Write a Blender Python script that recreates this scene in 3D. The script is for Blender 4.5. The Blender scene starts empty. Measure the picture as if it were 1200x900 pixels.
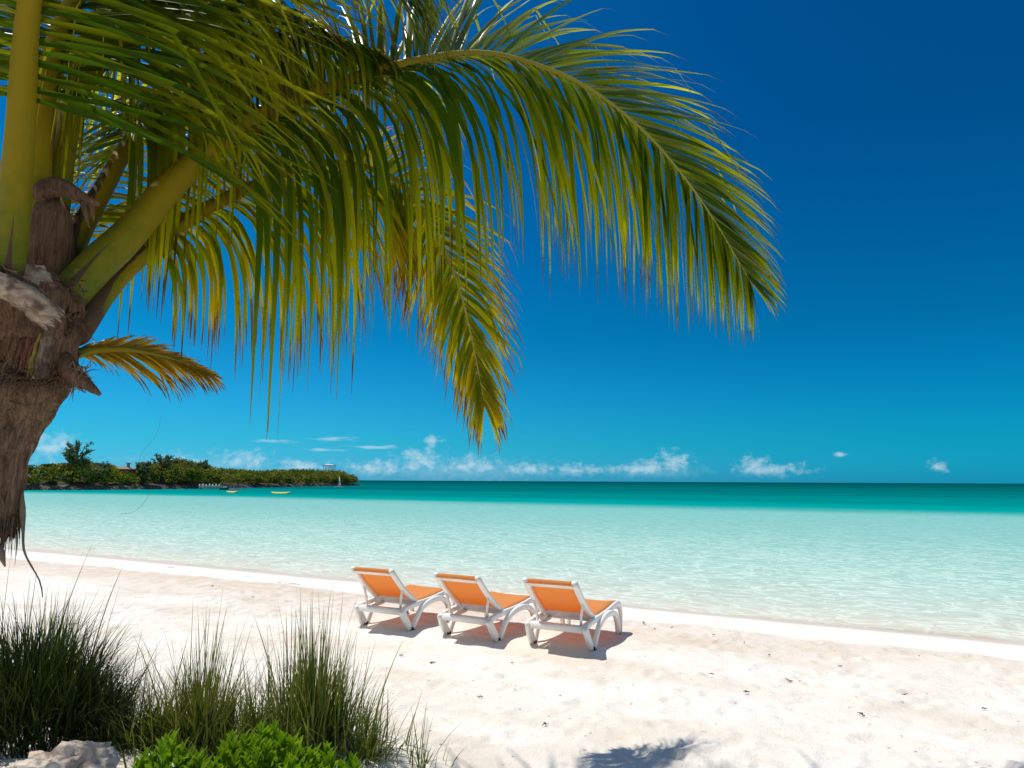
import bpy, math, random
import numpy as np
from mathutils import Vector, Matrix

R = math.radians
rnd = random.Random(7)
rng = np.random.default_rng(11)
C = bpy.context.scene.collection
S = bpy.context.scene

# ------------------------------------------------------------------ camera
CAM = Vector((0.0, 0.0, 1.8))
FPX = 800.0                                  # focal length in photo pixels (24 mm)
cam_data = bpy.data.cameras.new('camera')
cam = bpy.data.objects.new('camera', cam_data)
C.objects.link(cam)
cam_data.sensor_width = 36.0
cam_data.lens = 24.0
cam_data.clip_start = 0.05
cam_data.clip_end = 60000.0
CROT = Matrix.Rotation(R(90 + 8.09), 3, 'X') @ Matrix.Rotation(R(0.29), 3, 'Z')
cam.matrix_world = Matrix.Translation(CAM) @ CROT.to_4x4()
S.camera = cam

# ------------------------------------------------------------------ sky, sun, exposure
SUN = Vector((-0.315, 0.195, 0.84)).normalized()
SUN_EL = math.asin(SUN.z)
SUN_AZ = math.atan2(SUN.x, SUN.y)
S.view_settings.view_transform = 'Standard'
S.view_settings.look = 'None'
S.view_settings.exposure = 0.0
S.view_settings.gamma = 1.0
S.view_settings.use_curve_mapping = False

world = bpy.data.worlds.new('World')
S.world = world
world.use_nodes = True
wt = world.node_tree
wt.nodes.clear()

class NT:
    """tiny helper to write node trees"""
    def __init__(s, t): s.t = t
    def n(s, typ, **kw):
        d = s.t.nodes.new(typ)
        for k, v in kw.items(): setattr(d, k, v)
        return d
    def put(s, v, sock):
        if v is None: return
        if hasattr(v, 'links') or isinstance(v, bpy.types.NodeSocket): s.t.links.new(v, sock)
        else:
            try: sock.default_value = v
            except Exception: sock.default_value = (*v, 1.0)
    def m(s, op, a, b=None, c=None, clamp=False):
        d = s.n('ShaderNodeMath', operation=op, use_clamp=clamp)
        for i, v in enumerate((a, b, c)):
            if v is not None: s.put(v, d.inputs[i])
        return d.outputs[0]
    def vm(s, op, a, b=None, out=0):
        d = s.n('ShaderNodeVectorMath', operation=op)
        s.put(a, d.inputs[0])
        if b is not None: s.put(b, d.inputs[1])
        return d.outputs[out]
    def ss(s, v, lo, hi, a=0.0, b=1.0):
        d = s.n('ShaderNodeMapRange', interpolation_type='SMOOTHSTEP')
        s.put(v, d.inputs['Value'])
        for k, x in (('From Min', lo), ('From Max', hi), ('To Min', a), ('To Max', b)): d.inputs[k].default_value = x
        return d.outputs[0]
    def mix(s, f, a, b, mode='MIX'):
        d = s.n('ShaderNodeMix', data_type='RGBA', blend_type=mode)
        s.put(f, d.inputs[0]); s.put(a, d.inputs[6]); s.put(b, d.inputs[7])
        return d.outputs[2]
    def noise(s, vec, scale, detail=4, rough=0.55, dist=0.0, out=0):
        d = s.n('ShaderNodeTexNoise')
        s.put(vec, d.inputs['Vector'])
        d.inputs['Scale'].default_value = scale
        d.inputs['Detail'].default_value = detail
        d.inputs['Roughness'].default_value = rough
        d.inputs['Distortion'].default_value = dist
        return d.outputs[out]
    def ramp(s, f, stops):
        d = s.n('ShaderNodeValToRGB')
        s.put(f, d.inputs[0])
        e = d.color_ramp.elements
        while len(e) < len(stops): e.new(0.5)
        for k, (p, c) in enumerate(stops):
            e[k].position = p
            e[k].color = (*c, 1.0)
        return d.outputs[0]
    def xyz(s, v):
        d = s.n('ShaderNodeSeparateXYZ'); s.put(v, d.inputs[0]); return d.outputs
    def comb(s, x, y, z):
        d = s.n('ShaderNodeCombineXYZ')
        for i, v in enumerate((x, y, z)): s.put(v, d.inputs[i])
        return d.outputs[0]
    def bump(s, h, strength, dist=0.02, normal=None):
        d = s.n('ShaderNodeBump')
        s.put(h, d.inputs['Height'])
        d.inputs['Strength'].default_value = strength
        d.inputs['Distance'].default_value = dist
        if normal is not None: s.put(normal, d.inputs['Normal'])
        return d.outputs[0]

def srgb(r, g, b):
    f = lambda c: (c / 255 / 12.92) if c / 255 <= 0.04045 else ((c / 255 + 0.055) / 1.055) ** 2.4
    return (f(r), f(g), f(b))

w = NT(wt)
SKY_STRENGTH = 0.10
skyt = w.n('ShaderNodeTexSky', sky_type='NISHITA', sun_disc=False)
skyt.sun_elevation = SUN_EL
skyt.sun_rotation = SUN_AZ
skyt.altitude = 0.0
skyt.air_density = 1.0
skyt.dust_density = 0.4
skyt.ozone_density = 3.0
direction = w.n('ShaderNodeTexCoord').outputs['Generated']
dx, dy, dz = w.xyz(direction)
el = w.m('MULTIPLY', w.m('ARCSINE', dz), 57.2958)
az = w.m('MULTIPLY', w.m('ARCTAN2', dx, dy), 57.2958)
# polarised deep blue: grade the sky away from the horizon and away from the sun
grade = w.ramp(w.m('DIVIDE', el, 60.0, clamp=True),
               [(0.0, (0.16, 0.74, 1.50)), (0.05, (0.075, 0.72, 1.10)), (0.2, (0.008, 0.57, 0.88)), (0.45, (0.005, 0.46, 0.82)), (1.0, (0.02, 0.5, 0.95))])
graded = w.mix(1.0, skyt.outputs[0], grade, 'MULTIPLY')
side = w.ss(az, -40.0, 40.0)
graded = w.mix(side, graded, w.mix(1.0, graded, (0.10, 0.78, 0.82), 'MULTIPLY'))
# the polarised band lies over the sea; high up and behind, the sky keeps its natural pale blue
nat = w.m('MAXIMUM', w.ss(w.m('ABSOLUTE', az), 55.0, 95.0), w.ss(el, 42.0, 62.0))
graded = w.mix(nat, graded, skyt.outputs[0])
# small fair-weather clouds low over the sea
CLOUDS = [(-11.0, 0.9, 4.2, 1.0), (-7.6, 1.6, 2.8, 1.5), (-3.4, 1.2, 3.6, 1.25), (1.2, 0.95, 4.0, 0.85), (5.4, 0.9, 3.0, 0.7),
          (11.2, 1.05, 4.4, 0.95), (13.2, 1.6, 2.0, 1.2), (20.6, 0.95, 3.6, 0.8), (19.4, 1.4, 1.6, 0.9), (31.8, 1.2, 0.75, 0.6),
          (25.6, 2.1, 0.6, 0.3), (-21.4, 1.5, 2.6, 1.1), (-25.8, 1.3, 2.4, 0.8), (-33.8, 2.2, 2.3, 1.3), (-37.0, 1.8, 2.4, 1.0),
          (-17.0, 1.1, 3.0, 0.75), (-6.6, 3.3, 1.3, 0.5)]
WISPS = [(-14.8, 3.3, 2.4, 0.28), (-11.5, 2.7, 3.2, 0.22), (-15.2, 2.4, 2.6, 0.2), (-19.0, 3.0, 2.0, 0.2)]
base = w.comb(az, el, 0.0)
def blobs(lst):
    acc = None
    for a0, e0, hw, hh in lst:
        v = w.vm('MULTIPLY', w.vm('SUBTRACT', base, (a0, e0, 0.0)), (1 / hw, 1 / hh, 0.0))
        l = w.vm('LENGTH', v, out=1)
        acc = l if acc is None else w.m('MINIMUM', acc, l)
    return w.m('SUBTRACT', 1.0, acc)
nz = w.noise(w.vm('MULTIPLY', base, (1.0, 1.25, 0.0)), 1.25, 6, 0.62)
nz2 = w.noise(w.vm('MULTIPLY', base, (0.35, 2.4, 0.0)), 1.5, 4, 0.6)
cden = w.ss(w.m('ADD', blobs(CLOUDS), w.m('MULTIPLY', w.m('SUBTRACT', nz, 0.52), 2.6)), 0.0, 1.25)
cden = w.m('MULTIPLY', cden, w.ss(el, 0.25, 0.95, 0.25, 1.0))
wden = w.m('MULTIPLY', w.ss(w.m('ADD', blobs(WISPS), w.m('MULTIPLY', w.m('SUBTRACT', nz2, 0.55), 2.6)), 0.0, 1.0), 0.55)
bank = w.m('MULTIPLY', w.ss(w.m('ADD', blobs([(-4.0, 0.9, 12.0, 1.25), (11.5, 0.9, 6.0, 0.8), (-24.0, 1.1, 8.0, 1.0)]), w.m('MULTIPLY', w.m('SUBTRACT', nz, 0.5), 1.6)), 0.0, 1.1), 0.30)
cden = w.m('MAXIMUM', cden, bank)
cfac = w.m('MAXIMUM', w.m('MULTIPLY', cden, 0.72), wden)
skycol = w.mix(cfac, graded, (5.6, 7.4, 8.4))
bg = w.n('ShaderNodeBackground')
bg.inputs['Strength'].default_value = SKY_STRENGTH
wt.links.new(skycol, bg.inputs['Color'])
wo = w.n('ShaderNodeOutputWorld')
wt.links.new(bg.outputs[0], wo.inputs['Surface'])

sun_data = bpy.data.lights.new('sun', 'SUN')
sun_data.energy = 4.0
sun_data.angle = R(0.53)
sun_data.color = (1.0, 0.955, 0.88)
sun = bpy.data.objects.new('sun', sun_data)
C.objects.link(sun)
sun.rotation_euler = SUN.to_track_quat('Z', 'Y').to_euler()
sun.location = (-20, 10, 50)

S.cycles.max_bounces = 8
S.cycles.transparent_max_bounces = 12
S.cycles.caustics_reflective = False
S.cycles.caustics_refractive = False

# ------------------------------------------------------------------ placing by sight lines
def ray(px, py):
    return CROT @ Vector(((px - 600) / FPX, -(py - 450) / FPX, -1.0))
def at(px, py, d):
    """world point on the sight line of a photo pixel, at distance d along +Y"""
    v = ray(px, py)
    return CAM + v * (d / v.y)
def on_plane(px, py, z):
    v = ray(px, py)
    return CAM + v * ((z - CAM.z) / v.z)
NSEA = Vector((0.4695, 0.8829, 0.0))          # seaward normal of the shoreline
SIDE = Vector((0.8829, -0.4695, 0.0))
WATER_Z = -0.5
U_SHORE, U_BERM = 12.7, 8.95

# ------------------------------------------------------------------ object helpers
ORIGIN = {}
def props(o, label=None, cat=None, group=None, kind=None):
    for k, v in (('label', label), ('category', cat), ('group', group), ('kind', kind)):
        if v: o[k] = v
    return o
def thing(name, loc, label, cat, group=None, rz=0.0):
    o = bpy.data.objects.new(name, None)
    C.objects.link(o)
    o.location = loc
    o.rotation_euler = (0, 0, rz)
    o.empty_display_size = 0.2
    ORIGIN[o.name] = Vector(loc)
    return props(o, label, cat, group)

class MB:
    """collects vertices and faces of ONE mesh, with a float colour attribute"""
    rs = 1.0
    def __init__(s): s.v = []; s.f = []; s.c = []
    def add(s, vs, fs, col=(0, 0, 0)):
        b = len(s.v)
        s.v += [tuple(p) for p in vs]
        s.f += [tuple(i + b for i in f) for f in fs]
        if isinstance(col, list): s.c += col
        else: s.c += [col] * len(vs)
    def box(s, c, size, rot=None, col=(0, 0, 0), taper=1.0):
        c = Vector(c); hx, hy, hz = (k / 2 for k in size)
        vs = []
        for z in (-1, 1):
            k = taper if z > 0 else 1.0
            for x, y in ((-1, -1), (1, -1), (1, 1), (-1, 1)):
                p = Vector((x * hx * k, y * hy * k, z * hz))
                vs.append(c + (rot @ p if rot else p))
        s.add(vs, [(0, 3, 2, 1), (4, 5, 6, 7), (0, 1, 5, 4), (1, 2, 6, 5), (2, 3, 7, 6), (3, 0, 4, 7)], col)
    def tube(s, pts, radii, n=8, flat=1.0, up=None, col=None, cap=True, power=2.0):
        """swept superellipse; radii along normal, radii*flat along the second axis"""
        pts = [Vector(p) for p in pts]
        radii = [MB.rs * x for x in (radii if hasattr(radii, '__len__') else [radii] * len(pts))]
        m = len(pts); b = len(s.v)
        ref = Vector(up) if up else None
        vs, cs = [], []
        prev = None
        for i, p in enumerate(pts):
            t = (pts[min(i + 1, m - 1)] - pts[max(i - 1, 0)])
            t = t.normalized() if t.length > 1e-9 else Vector((0, 0, 1))
            if prev is None:
                r0 = ref if ref and abs(ref.normalized().dot(t)) < 0.98 else (Vector((0, 0, 1)) if abs(t.z) < 0.9 else Vector((0, 1, 0)))
            else: r0 = prev
            u = (r0 - t * r0.dot(t))
            u = u.normalized() if u.length > 1e-6 else t.orthogonal().normalized()
            prev = u
            q = t.cross(u)
            f = flat[i] if hasattr(flat, '__len__') else flat
            for k in range(n):
                a = 2 * math.pi * k / n
                ca, sa = math.cos(a), math.sin(a)
                e = 2.0 / power
                ca = math.copysign(abs(ca) ** e, ca); sa = math.copysign(abs(sa) ** e, sa)
                vs.append(p + u * (radii[i] * sa) + q * (radii[i] * f * ca))
                cs.append(col if col is not None and not callable(col) else (col(i / (m - 1), a) if callable(col) else (i / (m - 1), 0.5, 0)))
        fs = []
        for i in range(m - 1):
            for k in range(n):
                k2 = (k + 1) % n
                fs.append((i * n + k, i * n + k2, (i + 1) * n + k2, (i + 1) * n + k))
        if cap:
            fs.append(tuple(range(n - 1, -1, -1)))
            fs.append(tuple((m - 1) * n + k for k in range(n)))
        s.add(vs, fs, cs)
    def build(s, name, mat, parent=None, smooth=True, bevel=0.0, solid=0.0, local=False, loc=None):
        """link as ONE mesh; vertices given in world space (or in parent's space with local=True)"""
        V = np.array(s.v, dtype=np.float64).reshape(-1, 3)
        if loc is not None: c = np.array(loc, dtype=np.float64)
        elif local: c = np.zeros(3)
        else: c = (V.min(0) + V.max(0)) / 2
        if parent is None and loc is None: c[2] = V[:, 2].min()
        me = bpy.data.meshes.new(name)
        me.from_pydata((V - c).tolist(), [], s.f)
        me.update()
        at_ = me.attributes.new('tone', 'FLOAT_COLOR', 'POINT')
        col = np.ones((len(V), 4), dtype=np.float32)
        col[:, :3] = np.array(s.c, dtype=np.float32).reshape(-1, 3)
        at_.data.foreach_set('color', col.ravel())
        if smooth: me.polygons.foreach_set('use_smooth', [True] * len(me.polygons))
        me.materials.append(mat)
        o = bpy.data.objects.new(name, me)
        C.objects.link(o)
        wc = Vector(c)
        if parent is not None:
            o.parent = parent
            o.location = wc if local else wc - ORIGIN[parent.name]
            ORIGIN[o.name] = wc + ORIGIN.get(parent.name, Vector()) if local else wc
        else:
            o.location = wc
            ORIGIN[o.name] = wc
        if solid:
            md = o.modifiers.new('thickness', 'SOLIDIFY'); md.thickness = solid; md.offset = 0.0
        if bevel:
            md = o.modifiers.new('bevel', 'BEVEL'); md.width = bevel; md.segments = 2; md.limit_method = 'ANGLE'; md.angle_limit = R(40)
        return o

def spline(pts, n):
    """Catmull-Rom through pts, n samples, roughly even"""
    P = [Vector(p) for p in pts]
    P = [P[0] * 2 - P[1]] + P + [P[-1] * 2 - P[-2]]
    dense = []
    for i in range(1, len(P) - 2):
        for k in range(24):
            t = k / 24
            a, b, c, d = P[i - 1], P[i], P[i + 1], P[i + 2]
            dense.append(0.5 * ((2 * b) + (c - a) * t + (2 * a - 5 * b + 4 * c - d) * t * t + (3 * b - a - 3 * c + d) * t ** 3))
    dense.append(P[-2])
    L = [0.0]
    for i in range(1, len(dense)): L.append(L[-1] + (dense[i] - dense[i - 1]).length)
    out = []; j = 0
    for k in range(n):
        s = L[-1] * k / (n - 1)
        while j < len(L) - 2 and L[j + 1] < s: j += 1
        f = (s - L[j]) / max(1e-9, L[j + 1] - L[j])
        out.append(dense[j].lerp(dense[j + 1], min(1, f)))
    return out

# numpy value noise
_perm = rng.random((256, 256))
def vnoise(x, y):
    xi = np.floor(x).astype(int); yi = np.floor(y).astype(int)
    fx = x - xi; fy = y - yi
    fx = fx * fx * (3 - 2 * fx); fy = fy * fy * (3 - 2 * fy)
    g = lambda a, b: _perm[a % 256, b % 256]
    return (g(xi, yi) * (1 - fx) + g(xi + 1, yi) * fx) * (1 - fy) + (g(xi, yi + 1) * (1 - fx) + g(xi + 1, yi + 1) * fx) * fy
def fbm(x, y, oct=4):
    a = 0.5; s = 0; t = 0
    for k in range(oct):
        s = s + a * vnoise(x * 2 ** k + 17.3 * k, y * 2 ** k + 5.1 * k); t += a; a *= 0.5
    return s / t - 0.5

# ------------------------------------------------------------------ materials
def new_mat(name):
    m = bpy.data.materials.new(name)
    m.use_nodes = True
    m.node_tree.nodes.clear()
    k = NT(m.node_tree)
    out = k.n('ShaderNodeOutputMaterial')
    return m, k, out
def principled(k, out, color, rough=0.6, spec=0.3, normal=None):
    p = k.n('ShaderNodeBsdfPrincipled')
    k.put(color, p.inputs['Base Color'])
    k.put(rough, p.inputs['Roughness'])
    p.inputs['Specular IOR Level'].default_value = spec
    if normal is not None: k.put(normal, p.inputs['Normal'])
    if out is not None: k.t.links.new(p.outputs[0], out.inputs['Surface'])
    return p
def pos(k): return k.n('ShaderNodeNewGeometry').outputs['Position']
def objc(k): return k.n('ShaderNodeTexCoord').outputs['Object']
def tone(k):
    a = k.n('ShaderNodeAttribute', attribute_name='tone')
    return k.xyz(a.outputs['Vector'])
def plain(name, col, rough=0.6, spec=0.3, vary=0.15, scale=6.0, bump=0.0):
    m, k, out = new_mat(name)
    n = k.noise(objc(k), scale, 5, 0.6)
    c = k.mix(k.ss(n, 0.3, 0.7), tuple(x * (1 - vary) for x in col), tuple(min(1, x * (1 + vary)) for x in col))
    nm = k.bump(k.noise(objc(k), scale * 6, 4), bump, 0.01) if bump else None
    principled(k, out, c, rough, spec, nm)
    return m

# leaf material: the tone attribute holds (position along the leaflet, random, dryness)
def leaf_mat(name, green, yellow, brown, trans=0.66, gloss=0.03, tip=0.87):
    m, k, out = new_mat(name)
    s, r, d = tone(k)
    n = k.noise(pos(k), 9.0, 3)
    yel = k.m('ADD', k.ss(s, 0.25, 0.95, 0.0, 0.62), k.m('MULTIPLY', k.m('SUBTRACT', r, 0.45), 0.75))
    yel = k.m('ADD', yel, k.m('MULTIPLY', d, 0.8), clamp=True)
    c = k.mix(yel, green, yellow)
    br = k.m('ADD', s, k.m('ADD', k.m('MULTIPLY', k.m('SUBTRACT', n, 0.5), 0.22), k.m('MULTIPLY', k.m('SUBTRACT', r, 0.5), 0.16)))
    br = k.m('ADD', br, k.m('MULTIPLY', d, 0.22))
    c = k.mix(k.ss(br, tip, tip + 0.14), c, brown)
    df = k.n('ShaderNodeBsdfDiffuse'); k.put(c, df.inputs['Color'])
    tr = k.n('ShaderNodeBsdfTranslucent')
    k.put(k.mix(1.0, c, (1.0, 1.0, 0.30), 'MULTIPLY'), tr.inputs['Color'])
    mx = k.n('ShaderNodeMixShader'); mx.inputs[0].default_value = trans
    k.t.links.new(df.outputs[0], mx.inputs[1]); k.t.links.new(tr.outputs[0], mx.inputs[2])
    gl = k.n('ShaderNodeBsdfGlossy'); gl.inputs['Roughness'].default_value = 0.36
    gl.inputs['Color'].default_value = (1, 1, 1, 1)
    lw = k.n('ShaderNodeFresnel'); lw.inputs[0].default_value = 1.4
    mg = k.n('ShaderNodeMixShader')
    k.put(k.m('MULTIPLY', lw.outputs[0], gloss * 3.0), mg.inputs[0])
    k.t.links.new(mx.outputs[0], mg.inputs[1]); k.t.links.new(gl.outputs[0], mg.inputs[2])
    k.t.links.new(mg.outputs[0], out.inputs['Surface'])
    return m

M = {}
M['leaf'] = leaf_mat('palm leaf', (0.080, 0.150, 0.005), (0.64, 0.60, 0.012), (0.16, 0.09, 0.03))
M['leaf_shaded'] = leaf_mat('palm leaf shaded', (0.055, 0.105, 0.004), (0.44, 0.42, 0.010), (0.12, 0.06, 0.03), trans=0.56, gloss=0.03, tip=0.86)  # darker copy of the palm leaf, upper crown's shade put into its colour
M['leaf_yellow'] = leaf_mat('palm leaf ageing', (0.17, 0.24, 0.010), (0.80, 0.58, 0.018), (0.26, 0.12, 0.04), tip=0.78)
M['leaf_dry'] = leaf_mat('palm leaf dry', (0.40, 0.30, 0.03), (0.72, 0.42, 0.03), (0.20, 0.09, 0.03), tip=0.80)
M['grass'] = leaf_mat('dune grass', (0.095, 0.155, 0.026), (0.30, 0.31, 0.08), (0.36, 0.28, 0.14), trans=0.35, gloss=0.06, tip=0.9)
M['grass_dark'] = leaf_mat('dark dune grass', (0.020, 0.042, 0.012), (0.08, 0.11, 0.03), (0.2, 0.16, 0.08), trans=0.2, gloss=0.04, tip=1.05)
M['shrub'] = leaf_mat('bright shrub leaf', (0.15, 0.30, 0.008), (0.36, 0.50, 0.012), (0.3, 0.34, 0.03), trans=0.5, gloss=0.05, tip=1.4)

def petiole_mat():
    m, k, out = new_mat('palm petiole')
    s, r, d = tone(k)
    n = k.noise(k.vm('MULTIPLY', pos(k), (1, 1, 1)), 14.0, 5, 0.6)
    c = k.ramp(k.m('ADD', s, k.m('MULTIPLY', k.m('SUBTRACT', n, 0.5), 0.16)),
               [(0.0, (0.10, 0.13, 0.008)), (0.10, (0.24, 0.18, 0.005)), (0.3, (0.31, 0.21, 0.008)), (0.6, (0.27, 0.23, 0.025)), (1.0, (0.42, 0.38, 0.09))])
    c = k.mix(k.ss(k.m('ADD', d, k.m('MULTIPLY', k.m('SUBTRACT', n, 0.5), 0.5)), 0.55, 0.75), c, (0.085, 0.050, 0.028))
    st = k.noise(k.vm('MULTIPLY', pos(k), (60, 60, 8)), 1.0, 3)
    principled(k, out, c, 0.6, 0.15, k.bump(st, 0.5, 0.006))
    return m
M['petiole'] = petiole_mat()

def fibre_mat(name, a, b, stretch=(50, 50, 6), bump=0.7, dark=(0.04, 0.026, 0.018), dk=(0.52, 0.72, 0.65), bs=5.0):
    m, k, out = new_mat(name)
    p = pos(k)
    st = k.noise(k.vm('MULTIPLY', p, stretch), 1.0, 5, 0.65, 0.6)
    big = k.noise(p, bs, 4, 0.6)
    c = k.mix(k.ss(st, 0.3, 0.7), a, b)
    c = k.mix(k.ss(big, dk[0], dk[1], 0.0, dk[2]), c, dark)
    principled(k, out, c, 0.9, 0.15, k.bump(k.m('ADD', st, k.m('MULTIPLY', big, 0.5)), bump, 0.02))
    return m
M['fibre'] = fibre_mat('palm fibre', (0.13, 0.075, 0.045), (0.30, 0.19, 0.115), (70, 70, 7), 1.0)
M['husk'] = fibre_mat('pale dry husk', (0.20, 0.14, 0.095), (0.43, 0.34, 0.255), (14, 14, 40), 0.35, (0.10, 0.06, 0.04), (0.46, 0.62, 0.85), 9.0)
M['boot'] = fibre_mat('old leaf base', (0.095, 0.050, 0.028), (0.23, 0.135, 0.08), (60, 60, 7), 0.9)
M['redboot'] = fibre_mat('reddish leaf base', (0.11, 0.042, 0.026), (0.21, 0.095, 0.06), (60, 60, 6), 0.8)
M['paleboot'] = fibre_mat('pale leaf base', (0.16, 0.12, 0.08), (0.34, 0.28, 0.20), (60, 60, 6), 0.7, (0.09, 0.055, 0.035), (0.44, 0.62, 0.85), 9.0)
M['yellowboot'] = plain('yellow leaf base', (0.20, 0.15, 0.03), 0.5, 0.3, 0.2, 12)
M['thread'] = plain('fibre thread', (0.22, 0.16, 0.115), 0.9, 0.1)

def sand_mat():
    m, k, out = new_mat('coral sand')
    p = pos(k)
    u = k.vm('DOT_PRODUCT', p, tuple(NSEA), out=1)
    v = k.vm('DOT_PRODUCT', p, tuple(SIDE), out=1)
    uv = k.comb(u, v, 0.0)
    big = k.noise(k.vm('MULTIPLY', uv, (1.3, 0.45, 1)), 1.0, 5, 0.6)
    mid = k.noise(uv, 3.2, 5, 0.65)
    fine = k.noise(uv, 55.0, 4, 0.7)
    c = k.mix(k.ss(big, 0.40, 0.68, 0.0, 1.0), (0.895, 0.855, 0.775), (0.775, 0.695, 0.585))
    c = k.mix(k.ss(mid, 0.52, 0.72, 0.0, 0.55), c, (0.72, 0.62, 0.50))
    c = k.mix(k.ss(fine, 0.54, 0.72, 0.0, 0.42), c, (0.55, 0.44, 0.34))
    lump = k.noise(uv, 14.0, 4, 0.6)
    c = k.mix(k.ss(lump, 0.56, 0.72, 0.0, 0.35), c, (0.68, 0.57, 0.45))
    # coarse shelly band just landward of the berm, finer and whiter sand on the swash slope
    edge = k.m('MULTIPLY', k.m('SUBTRACT', mid, 0.5), 0.5)
    ub = k.m('ADD', u, edge)
    band = k.m('MULTIPLY', k.ss(ub, U_BERM - 2.0, U_BERM - 0.5), k.ss(ub, U_BERM, U_BERM + 0.06, 1.0, 0.0))
    leftish = k.ss(v, 2.5, -9.0, 0.45, 1.0)
    c = k.mix(k.m('MULTIPLY', k.m('MULTIPLY', band, leftish), k.ss(mid, 0.30, 0.62, 0.35, 0.95)), c, (0.70, 0.575, 0.455))
    slope = k.ss(ub, U_BERM, U_BERM + 0.10)
    c = k.mix(slope, c, (0.83, 0.785, 0.72))
    u2 = k.m('ADD', u, k.m('MULTIPLY', k.m('SUBTRACT', k.noise(uv, 0.55, 3), 0.5), 0.9))
    wet = k.ss(u2, U_SHORE - 1.15, U_SHORE - 0.6)
    c = k.mix(wet, c, (0.70, 0.595, 0.485))
    # dark grains and crumbs of weed
    vo = k.n('ShaderNodeTexVoronoi'); vo.inputs['Scale'].default_value = 13.0
    k.put(uv, vo.inputs['Vector'])
    keep = k.ss(k.xyz(vo.outputs['Color'])[0], 0.84, 0.86)
    speck = k.m('MULTIPLY', k.ss(vo.outputs['Distance'], 0.19, 0.10), keep)
    speck = k.m('MULTIPLY', speck, k.ss(ub, U_BERM - 0.1, U_BERM, 0.75, 0.0))
    c = k.mix(speck, c, (0.28, 0.19, 0.13))
    h = k.m('ADD', k.m('ADD', k.m('MULTIPLY', mid, 0.6), k.m('MULTIPLY', lump, 0.35)), k.m('MULTIPLY', fine, 0.25))
    dry = k.ss(ub, U_BERM, U_BERM + 0.1, 1.0, 0.12)
    nm = k.n('ShaderNodeBump'); nm.inputs['Distance'].default_value = 0.05
    k.put(k.m('MULTIPLY', dry, 0.65), nm.inputs['Strength']); k.put(h, nm.inputs['Height'])
    rough = k.m('SUBTRACT', 0.95, k.m('MULTIPLY', wet, 0.45))
    principled(k, out, c, rough, 0.2, nm.outputs[0])
    return m
M['sand'] = sand_mat()

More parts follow.
